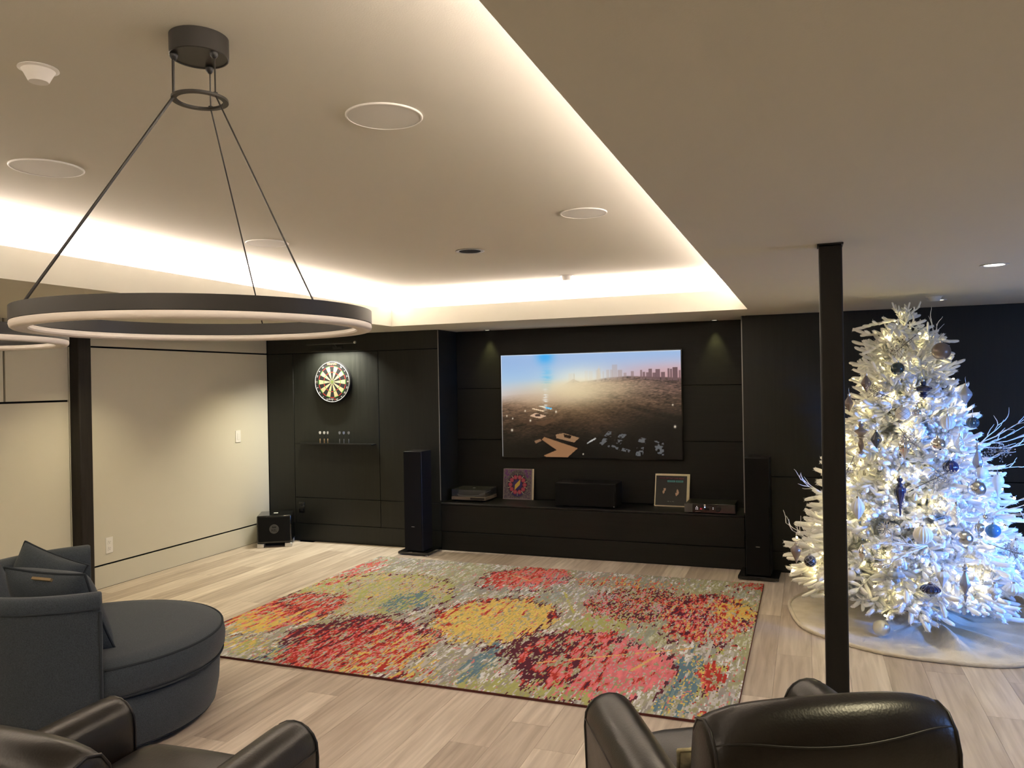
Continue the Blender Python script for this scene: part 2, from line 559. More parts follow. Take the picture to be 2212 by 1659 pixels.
VA, VB = -5.255, -4.190
bpanel(LW + 0.004, ALC0, 2.04, Z_SOF)
bpanel(LW + 0.004, VA, 0.19, 2.04)
for a, b in ((VA, VB), (VB, ALC0)):
    bpanel(a, b, 0.472, 2.04)
    bpanel(a, b, 0.19, 0.472)
bpanel(LW + 0.004, ALC0, 0.0, 0.19)
bpanel(ALC0, ALC1, 0.0, 0.19, m='darkh')
bpanel(ALC1, RWX - 0.004, 0.0, 0.18)
bpanel(ALC1, 1.9, 0.18, 0.826)
bpanel(1.9, RWX - 0.004, 0.18, 0.826)
bpanel(ALC1, 1.9, 0.826, Z_SOF)
bpanel(1.9, RWX - 0.004, 0.826, Z_SOF)
for z0, z1 in ((0.478, 1.09), (1.09, 1.625), (1.625, Z_SOF)):
    bpanel(ALC0, ALC1, z0, z1, ALCY, 'darkh')
for xa, xb in ((ALC0 - 0.018, ALC0), (ALC1, ALC1 + 0.018)):      # alcove cheeks
    MB().box(xa, xb, DY + 0.0185, ALCY + 0.017, 0.478, Z_SOF).build('cheek_panel', M['dark'], wb)
for i, xx in enumerate((ALC0, ALC1)):
    struct(MB().box(xx - 0.004, xx + 0.004, DY - 0.003, DY - 0.0002, 0.50, Z_SOF - 0.002).build('trim_%d' % (i + 1), M['chrome' if False else 'badge']))

ledge = thing('media_ledge', 'long black built-in ledge running under the television', 'ledge', (0, 0, 0))
MB().box(ALC0 + 0.004, ALC1 - 0.004, DY - 0.006, ALCY - 0.001, 0.462, 0.478).build('ledge_top', M['black'], ledge, bevel=0.002)
MB().box(ALC0 + 0.004, ALC1 - 0.004, DY, DY + 0.018, 0.194, 0.458).build('front_panel', M['darkh'], ledge, bevel=0.0015)

wr = struct(MB().box(RWX, RWX + 0.12, REARY, ALCY + 0.2, 0, Z_TOP + 0.1).build('wall_right', M['lwall']))
wf = struct(MB().box(LW, RWX, REARY - 0.12, REARY, 0, Z_TOP + 0.1).build('wall_front', M['lwall']))

# ceiling: raised tray, dropped soffit all round, lit cove between them
CO = 0.15
ce = struct(MB().box(LW - 0.1, RWX + 0.1, REARY - 0.1, ALCY + 0.2, Z_TOP, Z_TOP + 0.1).build('ceiling', M['ceiling']))


def cbox(name, *b):
    MB().box(*b).build(name, M['ceiling'], ce)


cbox('soffit', LW, TXL, REARY, ALCY + 0.1, Z_SOF, Z_LIP)
cbox('soffit', TXR, RWX, REARY, ALCY + 0.1, Z_SOF, Z_LIP)
cbox('soffit', TXL, TXR, TYB, ALCY + 0.1, Z_SOF, Z_LIP)
cbox('soffit', TXL, TXR, REARY, TYF, Z_SOF, Z_LIP)
cbox('cove_wall', LW, TXL - CO, REARY, ALCY + 0.1, Z_LIP, Z_TOP)
cbox('cove_wall', TXR + CO, RWX, REARY, ALCY + 0.1, Z_LIP, Z_TOP)
cbox('cove_wall', TXL - CO, TXR + CO, TYB + CO, ALCY + 0.1, Z_LIP, Z_TOP)
cbox('cove_wall', TXL - CO, TXR + CO, REARY, TYF - CO, Z_LIP, Z_TOP)

# posts
p = thing('support_post', 'square black steel post standing in front of the white tree', 'post', (0.0985, 3.498, 0))
MB().box(-0.045, 0.045, -0.045, 0.045, 0.008, Z_SOF - 0.006).build('shaft', M['steel'], p, bevel=0.007, bseg=3)
MB().box(-0.05, 0.05, -0.05, 0.05, Z_SOF - 0.007, Z_SOF - 0.001).build('top_plate', M['steel'], p)
MB().box(-0.07, 0.07, -0.07, 0.07, 0.0, 0.009).build('base_plate', M['steel'], p)
p = thing('support_post', 'square dark timber post standing against the pale left wall', 'post', (LW + 0.0545, 4.665, 0))
MB().box(-0.0535, 0.0535, -0.061, 0.061, 0.0, Z_SOF - 0.001).build('shaft', M['wood_post'], p, bevel=0.012, bseg=2)

# ------------------------------------------------------------------ area rug
RX0, RX1, RY0, RY1 = -3.918, -0.352, 3.848, 6.59
RW_, RH_ = RX1 - RX0, RY1 - RY0
rug = MB().box(0, RW_, 0, RH_, 0.0, 0.011).build('area_rug', M['rugedge'], None, (RX0, RY0, 0.001))
tag(rug, 'large patterned rug with coloured circles in front of the television', 'rug')


def paint_rug():
    nx, ny = 430, 164
    cw, chh = RW_ / nx, RH_ / ny
    xs = (np.arange(nx) + 0.5) * cw
    ys = (np.arange(ny) + 0.5) * chh
    U, V = np.meshgrid(xs, ys)
    # ragged woven edges: jitter the sampling in short strokes that run along Y
    st = lambda s, fx, fy: fbm(U * fx, V * fy, s, 3)
    r1, r2, r3, r4 = st(1, 42, 7), st(20, 60, 12), st(40, 14, 3), st(60, 75, 16)
    f5 = fbm(U * 5, V * 3, 80, 4)
    JU, JV = U + (r1 - .5) * 0.16 + (f5 - .5) * .10, V + (r2 - .5) * 0.42 + (f5 - .5) * .16
    C = lambda *c: lin(c)
    out = np.empty((ny, nx, 3))
    base = [C(162, 158, 156), C(184, 182, 182), C(148, 144, 140), C(156, 154, 134), C(178, 174, 170), C(166, 163, 162)]
    q = np.clip((r1 * .6 + r3 * .7 - .25) / .8, 0, .999)
    idx = (q * len(base)).astype(int)
    out[:] = np.array(base)[idx]
    streak = (r4 > .60) & (r3 > .45)
    out[streak] = C(204, 206, 210)
    mask = (fbm(U * 2.2, V * 1.6, 140, 3) + (r2 - .5) * .6) > .62
    out[mask] = out[mask] * .45 + .55 * C(158, 160, 108)
    mask = (fbm(U * 3.1, V * 1.2, 240, 3) + (r1 - .5) * .6) > .70
    out[mask] = out[mask] * .4 + .6 * C(128, 140, 140)

    def ell(cu, cv, a, b, ang=0.0):
        ca, sa = math.cos(ang), math.sin(ang)
        dx, dy = JU - cu, JV - cv
        ex, ey = dx * ca + dy * sa, -dx * sa + dy * ca
        return np.sqrt((ex / a) ** 2 + (ey / b) ** 2)

    def fill(msk, cols, w, key):
        """speckled mix of colours; weights w; key picks by noise rank"""
        k = np.clip((key - key[msk].min()) / max(1e-6, np.ptp(key[msk])), 0, .9999) if msk.any() else key
        # equalise
        flat = k[msk]
        rank = flat.argsort().argsort() / max(1, len(flat))
        cum = np.cumsum(w) / np.sum(w)
        ii = np.searchsorted(cum, np.clip(rank, 0, .9999))
        out[msk] = np.array([C(*c) for c in cols])[np.clip(ii, 0, len(cols) - 1)]

    MAR, RED, PINK, COR, YEL, OLI, BLU, GRY = (84, 34, 50), (168, 52, 44), (204, 112, 122), (200, 98, 88), (202, 178, 100), (160, 164, 104), (92, 122, 138), (168, 164, 160)
    mix = r1 * .5 + r2 * .35 + r4 * .25
    # olive disc with yellow and blue heart
    d = ell(.62, 1.58, .66, .62, .3)
    fill((d < 1), [OLI, GRY, (172, 170, 116), YEL, GRY, (120, 60, 50)], [32, 16, 20, 12, 18, 4], mix + f5 * .3)
    fill((ell(1.02, 1.42, .20, .30) < 1) & (r2 > .46), [BLU, (100, 128, 120)], [2, 1], r4)
    # red over yellow disc at the left
    d = ell(.28, .92, .34, .52, -.1)
    fill(d < 1, [YEL, (206, 150, 70), PINK, RED, COR, MAR, GRY], [22, 10, 14, 26, 14, 7, 8], (JV - .92) * .7 + (mix - .5) * 1.5)
    # coral disc at the top
    d = ell(1.66, 2.36, .36, .36)
    fill(d < 1, [RED, COR, (214, 110, 96), PINK, MAR, GRY], [26, 26, 18, 18, 5, 8], (JU - 1.66) * .5 + mix)
    # large yellow disc
    d = ell(1.82, 1.24, .43, .54)
    fill(d < 1, [RED, COR, YEL, (212, 186, 112), (190, 168, 90), OLI, (206, 178, 102)], [7, 5, 40, 26, 14, 4, 20], (JU - 1.82) * .35 - (JV - 1.24) * .10 + mix * .9)
    fill((d > .93) & (d < 1.04) & (r1 > .5), [MAR, RED], [3, 2], r4)
    # maroon and red disc front left
    d = ell(1.16, .44, .50, .56, .55)
    fill(d < 1, [MAR, MAR, RED, PINK, RED, COR, GRY, YEL, RED], [12, 12, 20, 10, 16, 12, 9, 12, 6], (JU - 1.16) * .5 - (JV - .44) * .15 + mix * 1.4)
    # maroon to pink disc front right
    d = ell(2.66, .60, .50, .56, .3)
    fill(d < 1, [MAR, MAR, RED, COR, PINK, GRY, PINK, (216, 120, 128)], [15, 12, 17, 8, 18, 4, 18, 12], (JU - 2.66) * .62 + mix * 1.3)
    # green wedge
    d = ell(2.56, 1.30, .25, .20, -.5)
    fill((d < 1) & (ell(2.66, .60, .50, .56, .3) > 1), [OLI, (160, 160, 100), GRY], [5, 3, 2], r4)
    # maroon, red and yellow field at the right
    d = ell(2.74, 1.86, .42, .46)
    fill((d < 1) & (mix > .36), [MAR, OLI, RED, COR, MAR, GRY, PINK], [24, 12, 16, 12, 12, 14, 8], r2 * .6 + r1 * .6)
    d = ell(3.24, 1.72, .30, .58)
    fill(d < 1, [MAR, RED, PINK, COR, YEL, RED, GRY], [16, 24, 16, 10, 14, 12, 10], (JU - 3.24) * .2 + mix * 1.2)
    fill((ell(3.42, 1.92, .13, .26) < 1), [YEL, (210, 150, 70), RED], [6, 3, 3], mix)
    # flecks along the top edge and corner patch
    fill((ell(2.50, 2.42, .46, .16) < 1) & (r4 > .52), [COR, YEL, RED, MAR], [4, 3, 2, 1], r2)
    fill((ell(3.46, 2.62, .16, .13) < 1), [RED, COR, MAR], [6, 3, 1], mix)
    # blue streaks
    fill((ell(2.09, .42, .07, .36) < 1) & (r1 > .40), [BLU, (110, 134, 140)], [3, 2], r4)
    fill((ell(3.26, .44, .10, .52) < 1) & (r1 > .42), [BLU, YEL, (110, 134, 140)], [6, 2, 2], r4)
    fill((ell(.74, .10, .10, .16) < 1) & (r1 > .4), [BLU, OLI], [3, 2], r4)
    # red and yellow strokes at the right edge and yellow in the front
    fill((ell(3.44, .62, .15, .60) < 1) & (f5 + (r2 - .5) * .5 > .50), [RED, COR, YEL, MAR, OLI], [10, 4, 3, 2, 3], r1)
    fill((ell(1.80, .06, .12, .16) < 1) & (r1 > .42), [YEL, RED, MAR], [5, 2, 1], r2)
    fill((ell(.42, .14, .30, .15) < 1) & (r1 > .42), [YEL, OLI, GRY], [3, 4, 3], r2)
    fill((ell(2.5, .02, .5, .09) < 1) & (r1 > .35), [OLI, (160, 160, 104)], [1, 1], r2)
    fill((ell(.10, 2.20, .16, .55) < 1) & (r2 > .47), [COR, PINK, RED, GRY], [4, 3, 3, 2], r1)
    # grey and olive pile showing through everywhere, broken dark outlines and thin stems
    f6 = fbm(U * 64, V * 22, 300, 3)
    f7 = fbm(U * 90, V * 26, 320, 2)
    k = f6 > .635
    out[k] = np.array([C(166, 162, 158), C(150, 150, 116), C(178, 174, 168)])[(f7[k] * 2.99).astype(int)]
    k = f7 > .80
    out[k] = C(196, 120, 120)
    for cu, cv, a, b, an in ((.28, .92, .34, .52, -.1), (1.66, 2.36, .36, .36, 0), (1.82, 1.24, .43, .54, 0), (1.16, .44, .50, .56, .55), (2.66, .60, .50, .56, .3), (3.24, 1.72, .30, .58, 0), (.62, 1.58, .66, .62, .3)):
        d = ell(cu, cv, a, b, an)
        k = (d > .97) & (d < 1.07) & (r2 > .56)
        out[k] = C(88, 40, 54)

    def stem(x0, y0, x1, y1, c, w=.011):
        t = np.clip(((U - x0) * (x1 - x0) + (V - y0) * (y1 - y0)) / ((x1 - x0) ** 2 + (y1 - y0) ** 2), 0, 1)
        d = np.hypot(U - x0 - t * (x1 - x0), V - y0 - t * (y1 - y0))
        out[(d < w) & (f6 < .60)] = C(*c)
    stem(2.40, .50, 3.22, 1.02, (206, 166, 110))
    stem(2.95, .55, 3.05, .84, (206, 166, 110))
    stem(1.50, 2.42, 1.72, 2.28, (210, 160, 110))
    stem(2.60, 1.98, 3.25, 1.86, (200, 110, 70))
    stem(2.10, 2.02, 2.32, 1.52, (176, 170, 96))
    out *= (0.86 + 0.28 * r4)[..., None]
    return np.clip(out * 1.04, 0, .85)


painted_grid('pile', 430, 164, lambda u, v: np.stack([u * RW_ * .998 + RW_ * .001, v * RH_ * .998 + RH_ * .001, np.full_like(u, 0.0125)], -1), paint_rug(),
             attr_mat('rug_pile', rough=1.0, bump=0.5, bscale=(260, 60, 260)), rug, True)

# ------------------------------------------------------------------ television
TVX0, TVX1, TVZ0, TVZ1, TVY = -2.956, -1.118, 0.921, 1.963, 7.452
tv = thing('television', 'large wall-mounted flat television showing a hazy city skyline', 'television', (TVX0, TVY, TVZ0))
TW, TH = TVX1 - TVX0, TVZ1 - TVZ0
MB().box(-0.012, TW + 0.012, 0.002, 0.028, -0.012, TH + 0.010).build('bezel', M['gloss'], tv, bevel=0.002)
MB().box(TW * .2, TW * .8, 0.028, 0.059, TH * .2, TH * .7).build('back_box', M['black'], tv)


def paint_tv():
    nx, ny = 384, 216
    u, v = np.meshgrid(np.linspace(0, 1, nx + 1), np.linspace(1, 0, ny + 1))     # v: 0 = top
    A = lambda *c: np.array(c, float)
    img = np.zeros(u.shape + (3,))

    def blend(msk, c):
        msk = np.clip(msk, 0, 1)[..., None]
        img[:] = img * (1 - msk) + A(*c) * msk
    sm = lambda e0, e1, t: (lambda k: k * k * (3 - 2 * k))(np.clip((t - e0) / (e1 - e0), 0, 1))
    gau = lambda cu, cv, su, sv: np.exp(-((u - cu) / su) ** 2 - ((v - cv) / sv) ** 2)
    img[:] = A(150, 182, 224)
    blend(sm(.05, .38, v) * .9, (168, 208, 236))
    blend(sm(.35, 1.0, u) * sm(.0, .22, v), (205, 176, 184))
    blend(sm(.5, 1.0, u) * sm(.08, .25, v) * .8, (196, 150, 152))
    blend(sm(.25, .42, v) * (1 - sm(.25, .6, u)) * .8, (206, 208, 218))
    blend(gau(.262, .02, .045, .07), (40, 165, 240))
    blend(gau(.272, .26, .03, .12) * (.55 + .45 * (vnoise(u * 9, v * 90, 3) > .45)), (70, 180, 240))
    blend(gau(.46, .26, .18, .13) * .75, (250, 238, 204))
    blend(gau(.10, .40, .28, .12) * .6, (214, 216, 228))
    # city ground
    hor = np.interp(u[0], [0, .10, .30, .36, .42, .46, .52, .6, .72, .85, 1.0], [.40, .385, .37, .30, .245, .27, .26, .24, .225, .235, .25])[None, :]
    gm = sm(-.004, .012, v - hor) * (1 - .92 * gau(.34, .32, .17, .11)) * (1 - .85 * (1 - sm(.0, .10, v - hor)) * (1 - sm(.25, .42, u))) * (1 - .4 * (1 - sm(0, .06, v - hor)) * gau(.55, .25, .2, .2))
    dep = np.clip((v - hor) / (1 - hor), 0, 1)
    pers = 1.0 / (dep + .12)
    blk = fbm(u * 26 * pers * .25 + 3, v * 150 * .5 * pers * .18, 5, 4)
    fine = fbm(u * 75 + v * 30, v * 150, 9, 3)
    gcol = np.zeros_like(img)
    gcol[:] = A(112, 86, 70)
    t = sm(0, .55, dep)[..., None]
    gcol = gcol * (1 - t) + A(56, 42, 31) * t
    t = sm(.45, .95, dep)[..., None]
    gcol = gcol * (1 - t) + A(9, 8, 7) * t
    t = (sm(.5, .95, u) * sm(.25, .7, dep))[..., None]
    gcol = gcol * (1 - t) + A(6, 5, 5) * t
    t = (sm(.55, .9, u) * (1 - sm(.0, .35, dep)))[..., None] * .6
    gcol = gcol * (1 - t) + A(74, 52, 56) * t
    gcol = gcol * (0.35 + 1.0 * blk + 1.3 * (fine - .5))[..., None]
    img = img * (1 - gm[..., None]) + gcol * gm[..., None]
    # skyline towers: (u0, u1, top, shade)
    tow = [(.395, .42, .19, .25), (.425, .432, .20, .3), (.485, .505, .17, .2), (.51, .53, .175, .2), (.548, .562, .165, .35), (.556, .575, .15, .3), (.585, .592, .18, .3), (.605, .62, .165, .4),
           (.626, .64, .165, .35), (.638, .665, .12, .35), (.668, .692, .17, .5), (.70, .716, .195, .5), (.738, .755, .185, .6), (.788, .798, .175, .75), (.802, .815, .19, .8), (.82, .832, .195, .8),
           (.833, .850, .165, .85), (.853, .87, .20, .85), (.868, .892, .17, .85), (.896, .918, .195, .85), (.932, .941, .165, .8), (.944, .955, .17, .85), (.958, .984, .155, .95), (.987, .998, .185, .7)]
    for a, b, top, sh in tow:
        mk = ((u > a) & (u < b) & (v > top) & (v < hor + .03)).astype(float)
        hz = sm(.45, .9, (a + b) / 2)
        c = A(222, 204, 176) * (1 - hz) + A(98, 72, 78) * hz
        blend(mk * sh, c)
    mk = ((np.abs(u - .565) < (v - .12) * .09) & (v > .12) & (v < .25)).astype(float)      # spire
    blend(mk * .5, (214, 198, 172))
    mk = ((np.abs(u - .425) < .003) & (v > .19) & (v < .26)).astype(float)
    blend(mk * .45, (190, 178, 150))
    # sun haze over the ground
    below = sm(.22, .30, v)
    blend(gau(.40, .38, .22, .13) * .85 * below, (250, 236, 190))
    blend(gau(.22, .43, .20, .06) * .65, (232, 214, 190))
    blend(gau(.54, .31, .28, .12) * .62 * below, (232, 208, 168))
    blend(gau(.12, .44, .22, .14) * .38, (180, 146, 118))
    blend(gau(.40, .52, .34, .16) * .35, (150, 112, 72))
    blend(gau(.26, .44, .012, .10) * (vnoise(u * 30, v * 120, 4) > .45) * .8, (236, 240, 236))

    def poly(pts, c, a=1.0):
        pts = np.array(pts)
        ins = np.zeros(u.shape, bool)
        n = len(pts)
        for k in range(n):
            x1, y1 = pts[k]
            x2, y2 = pts[(k + 1) % n]
            cnd = ((y1 > v) != (y2 > v)) & (u < (x2 - x1) * (v - y1) / (y2 - y1 + 1e-9) + x1)
            ins ^= cnd
        blend(ins * a, c)
    poly([(.22, .505), (.235, .50), (.30, .53), (.29, .54)], (240, 226, 196))
    poly([(.255, .51), (.295, .522), (.295, .535), (.265, .53)], (90, 190, 240), .9)
    poly([(.175, .53), (.19, .525), (.255, .55), (.245, .558)], (238, 206, 168))
    poly([(.165, .60), (.20, .57), (.265, .60), (.225, .625)], (206, 170, 140))
    poly([(.195, .585), (.225, .58), (.23, .605), (.20, .605)], (70, 52, 44))
    poly([(.205, .66), (.30, .625), (.325, .64), (.245, .70), (.19, .68)], (92, 66, 46), .7)
    poly([(.10, .65), (.19, .625), (.205, .66), (.20, .685), (.18, .69)], (76, 54, 40), .7)
    poly([(.315, .78), (.36, .765), (.45, .81), (.42, .855), (.32, .815)], (172, 132, 96), .8)
    poly([(.36, .775), (.405, .79), (.40, .82), (.365, .805)], (30, 20, 14))
    poly([(.235, .83), (.25, .805), (.44, .91), (.38, 1.0), (.26, 1.0), (.245, .985), (.32, .93)], (150, 108, 74), .95)
    poly([(.19, .845), (.225, .825), (.235, .84), (.20, .87)], (150, 112, 82), .8)
    for k in range(4):
        poly([(.49 + k * .012, .86 - k * .012), (.515 + k * .008, .83 - k * .008), (.52 + k * .008, .835 - k * .006), (.495 + k * .012, .868 - k * .012)], (190, 190, 186), .8)
    ed = vnoise(u * 90, v * 70, 12) > .52
    for q in ([(.585, .79), (.61, .745), (.65, .75), (.625, .80)], [(.56, .86), (.585, .81), (.615, .82), (.575, .88)], [(.66, .80), (.675, .765), (.71, .775), (.69, .815)],
              [(.635, .85), (.65, .82), (.69, .83), (.675, .87)], [(.77, .84), (.78, .80), (.82, .81), (.81, .86)], [(.755, .97), (.765, .88), (.80, .89), (.795, .98)], [(.86, .95), (.855, .83), (.905, .84), (.905, .97)],
              [(.60, .89), (.62, .87), (.73, .92), (.72, .945)]):
        sv = img.copy()
        poly(q, (86, 88, 90))
        img[~ed] = sv[~ed]
    for (pu, pv, s) in ((.47, .965, .004), (.14, .55, .004), (.06, .74, .006), (.965, .70, .006), (.955, .50, .004), (.065, .625, .004), (.17, .645, .005), (.32, .56, .005), (.03, .60, .004)):
        blend(gau(pu, pv, s, s * 2.2), (240, 226, 200))
    img = np.clip(img, 0, 255)
    edge = (u < .003) | (v < .005)
    img[edge] = img[edge] * .5 + 120
    return lin(img)


painted_grid('screen', 384, 216, lambda u, v: np.stack([u * TW, np.full_like(u, 0.0), v * TH], -1), paint_tv(), attr_mat('lit_screen', emission=0.72), tv, False)

# ------------------------------------------------------------------ loudspeakers
def floor_speaker(x, y, rz, label):
    t = thing('floor_speaker', label, 'speaker', (x, y, 0), rz, 'tall floor speakers beside the media alcove')
    MB().box(-0.098, 0.098, -0.125, 0.085, 0.040, 1.02).build('cabinet', M['black'], t, bevel=0.003)
    MB().box(-0.094, 0.094, -0.138, -0.1255, 0.045, 0.86 + 0.155).build('grille', M['grille'], t, bevel=0.002)
    MB().box(-0.163, 0.163, -0.155, 0.155, 0.010, 0.034).build('plinth', M['gloss'], t, bevel=0.002)
    for sx in (-1, 1):
        for sy in (-1, 1):
            MB().lathe([(0.012, 0.0), (0.014, 0.004), (0.014, 0.0105)], 16, c=(sx * 0.14, sy * 0.13, 0)).build('foot', M['chrome'], t, smooth=30)
    MB().box(-0.07, 0.07, -0.08, 0.08, 0.0335, 0.0405).build('riser', M['matt'], t)
    MB().box(-0.016, 0.016, -0.1405, -0.1375, 0.278, 0.283).build('badge', M['badge'], t)
    return t


floor_speaker(-3.645, 6.905, 0.0, 'tall black floor speaker left of the media alcove')
floor_speaker(-0.398, 6.862, -0.04, 'tall black floor speaker nearest the white tree')

sub = thing('subwoofer', 'squat black cube subwoofer with silver feet in the room corner', 'speaker', (-5.325, 6.830, 0), math.radians(31))
MB().box(-0.175, 0.175, -0.17, 0.15, 0.045, 0.335).build('cabinet', M['gloss'], sub, bevel=0.012, bseg=3)
MB().box(-0.160, 0.160, -0.180, -0.1705, 0.065, 0.322).build('grille', M['grille'], sub, bevel=0.003)
for sx in (-1, 1):
    for sy in (-1, 1):
        MB().box(sx * 0.14 - 0.035, sx * 0.14 + 0.035, sy * 0.135 - 0.038, sy * 0.135 + 0.038, 0.0, 0.044).build('foot', M['chrome'], sub, bevel=0.004)
MB().box(-0.10, 0.10, -0.10, 0.10, 0.012, 0.0445).build('driver_housing', M['matt'], sub)
MB().lathe([(0.0, 0.0), (0.048, 0.0), (0.048, 0.002), (0.0, 0.002)], 40, axis='y', c=(0, -0.1805, 0.195)).build('emblem_disc', M['emblem'], sub, smooth=30)
text('lettering', 'REL', 0.036, M['matt'], sub, (0, -0.1829, 0.180))
cr_ = MB()
for k in range(5):
    xx = -0.018 + k * 0.009
    cr_.lathe([(0.0, -0.0008), (0.0028, 0), (0.0, 0.0008)], 8, axis='y', c=(xx, -0.1829, 0.226 + (0.004 if k == 2 else 0)))
    cr_.add([(xx - 0.004, -0.1829, 0.213), (xx + 0.004, -0.1829, 0.213), (xx, -0.1829, 0.224)], [(0, 1, 2)])
cr_.box(-0.02, 0.02, -0.1832, -0.1826, 0.207, 0.212)
cr_.build('crown_mark', M['matt'], sub)
MB().box(-0.022, 0.022, -0.02, 0.012, 0.3345, 0.337).build('top_badge', M['white'], sub, bevel=0.001)

c = thing('centre_speaker', 'wide black centre speaker on the ledge under the television', 'speaker', (-1.995, 7.275, 0.4785))
MB().box(-0.297, 0.297, -0.13, 0.135, 0.008, 0.229).build('cabinet', M['black'], c, bevel=0.003)
MB().box(-0.292, 0.292, -0.143, -0.1305, 0.012, 0.225).build('grille', M['grille'], c, bevel=0.002)
for sx in (-1, 1):
    MB().box(sx * 0.2 - 0.03, sx * 0.2 + 0.03, -0.1, 0.1, 0.0, 0.0085).build('foot', M['matt'], c)
MB().box(0.276, 0.286, -0.1455, -0.1425, 0.016, 0.020).build('badge', M['white'], c)

# ------------------------------------------------------------------ turntable
t = thing('turntable', 'turntable under a smoked clear lid at the left end of the ledge', 'turntable', (-3.235, 7.345, 0.4785), 0.0)
MB().box(-0.19, 0.19, -0.15, 0.15, 0.016, 0.048).build('plinth', M['walnut'], t, bevel=0.003)
for sx in (-1, 1):
    for sy in (-1, 1):
        MB().lathe([(0.018, 0.0), (0.022, 0.004), (0.022, 0.0165)], 16, c=(sx * 0.15, sy * 0.11, 0)).build('foot', M['matt'], t, smooth=40)
MB().lathe([(0.0, 0.049), (0.140, 0.049), (0.142, 0.052), (0.142, 0.060), (0.138, 0.062), (0.0, 0.062)], 48, c=(-0.035, 0, 0)).build('platter', M['chrome'], t, smooth=40)
MB().lathe([(0.0, 0.0622), (0.137, 0.0622), (0.137, 0.064), (0.0, 0.064)], 48, c=(-0.035, 0, 0)).build('mat', M['matt'], t, smooth=40)
arm = MB().tube([(0.145, 0.09, 0.088), (0.15, 0.0, 0.086), (0.12, -0.07, 0.076), (0.095, -0.095, 0.068)], 0.0035).build('tonearm', M['chrome'], t, smooth=60)
MB().lathe([(0.02, 0.049), (0.02, 0.075), (0.011, 0.078), (0.011, 0.094), (0.0, 0.095)], 20, c=(0.145, 0.095, 0)).build('arm_base', M['black'], t, smooth=40)
lid = MB()
for b in ((-0.188, 0.188, -0.148, -0.145, 0.050, 0.118), (-0.188, 0.188, 0.145, 0.148, 0.050, 0.118), (-0.188, -0.185, -0.145, 0.145, 0.050, 0.118),
          (0.185, 0.188, -0.145, 0.145, 0.050, 0.118), (-0.188, 0.188, -0.148, 0.148, 0.1182, 0.1212)):
    lid.box(*b)
lid.build('dust_cover', M['smoke'], t)
MB().box(0.02, 0.19 - 0.015, -0.1515, -0.1495, 0.022, 0.043).build('front_plate', M['black'], t)
MB().box(-0.012, 0.012, -0.012, 0.012, 0.1213, 0.1225).build('lid_badge', M['chrome'], t)

# ------------------------------------------------------------------ records leaning on the wall
def record(name, label, x, y, lean, m, w=0.315, th=0.006, group=None):
    """sleeve whose lower front edge is at (x, y); leans back by `lean` radians"""
    t = thing(name, label, 'record', (x, y, 0.479), group=group, rot=(-lean, 0, 0))
    MB().box(0, w, 0, th, 0.0, w).build('sleeve', m, t, bevel=0.0012, bseg=1)
    return t


LEAN1 = 0.115
ra = record('record_album', 'purple record cover with a ring of red blooms left of the centre speaker', -2.962, 7.455, LEAN1, M['emblem'])
record('record_album', 'cream-edged record sleeve behind the purple record cover', -2.945, 7.463, LEAN1, M['sleeve'])


def paint_cover():
    n = 120
    u, v = np.meshgrid((np.arange(n) + .5) / n, (np.arange(n) + .5) / n)
    img = np.zeros((n, n, 3))
    img[:] = (118, 108, 110)
    nz = fbm(u * 30, v * 30, 33, 3)
    img[nz > .5] = (96, 84, 98)
    img[(nz > .46) & (v > .68)] = (112, 66, 124)
    r = np.hypot((u - .5) / .36, (v - .5) / .46)
    img[(r < 1.0)] = (104, 98, 94)
    img[(r < .96) & (nz > .47)] = (84, 76, 84)
    rr, an = np.hypot(u - .5, v - .48), np.arctan2(v - .48, u - .5)
    img[rr < .335] = (52, 44, 70)
    img[(v < .22) & (r < .9) & (v > .08)] = (70, 56, 102)
    for k in range(10):
        a = k * 2 * PI / 10
        d = np.hypot(u - .5 - .25 * math.cos(a), v - .48 - .25 * math.sin(a))
        img[d < .072] = (170, 70, 88)
        img[d < .035] = (190, 92, 104)
        a2 = a + PI / 10
        d2 = np.abs((u - .5) * math.sin(a2) - (v - .48) * math.cos(a2))
        img[(d2 < .012) & (rr > .25) & (rr < .36) & ((u - .5) * math.cos(a2) + (v - .48) * math.sin(a2) > 0)] = (178, 166, 140)
    img[rr < .165] = (70, 58, 112)
    dd = np.abs((u - .5) - (v - .48) * .55) / .085 + np.abs(v - .48) / .19     # plain slanted lozenge
    img[dd < 1] = (214, 178, 84)
    e = np.minimum(np.minimum(u, 1 - u), np.minimum(v, 1 - v))
    img[e < .022] = (142, 132, 134)
    return lin(img) * 0.9


painted_grid('cover_print', 120, 120, lambda u, v: np.stack([u * .312 + .0015, np.full_like(u, -0.0006), v * .312 + .0015], -1), paint_cover(), attr_mat('cover_print', rough=.5), ra, True)

LEAN2 = 0.33
rb = record('record_album', 'dark record cover with cream border and two pale faces right of the centre speaker', -1.385, 7.395, LEAN2, M['sleeve'])
record('record_album', 'record sleeve with worn cream edges behind the dark record cover', -1.372, 7.403, LEAN2, M['sleeve'])
MB().box(0.010, 0.303, -0.0012, -0.0002, 0.010, 0.296).build('cover_print', M['sleeve_black'], rb)
text('title_lettering', "YOU'VE LOST THAT LOVIN' FEELIN'", 0.0185, M['maroon_print'], rb, (0.158, -0.0022, 0.270), sx=0.80)
MB().box(0.118, 0.192, -0.0022, -0.0014, 0.234, 0.252).build('title_band', M['teal_print'], rb)
MB().box(0.198, 0.268, -0.0022, -0.0014, 0.234, 0.252).build('title_band', M['teal_print'], rb)
text('artist_lettering', 'RIGHTEOUS', 0.0125, M['matt'], rb, (0.155, -0.0028, 0.243), sx=0.85)
text('artist_lettering', 'BROTHERS', 0.0125, M['matt'], rb, (0.233, -0.0028, 0.243), sx=0.85)


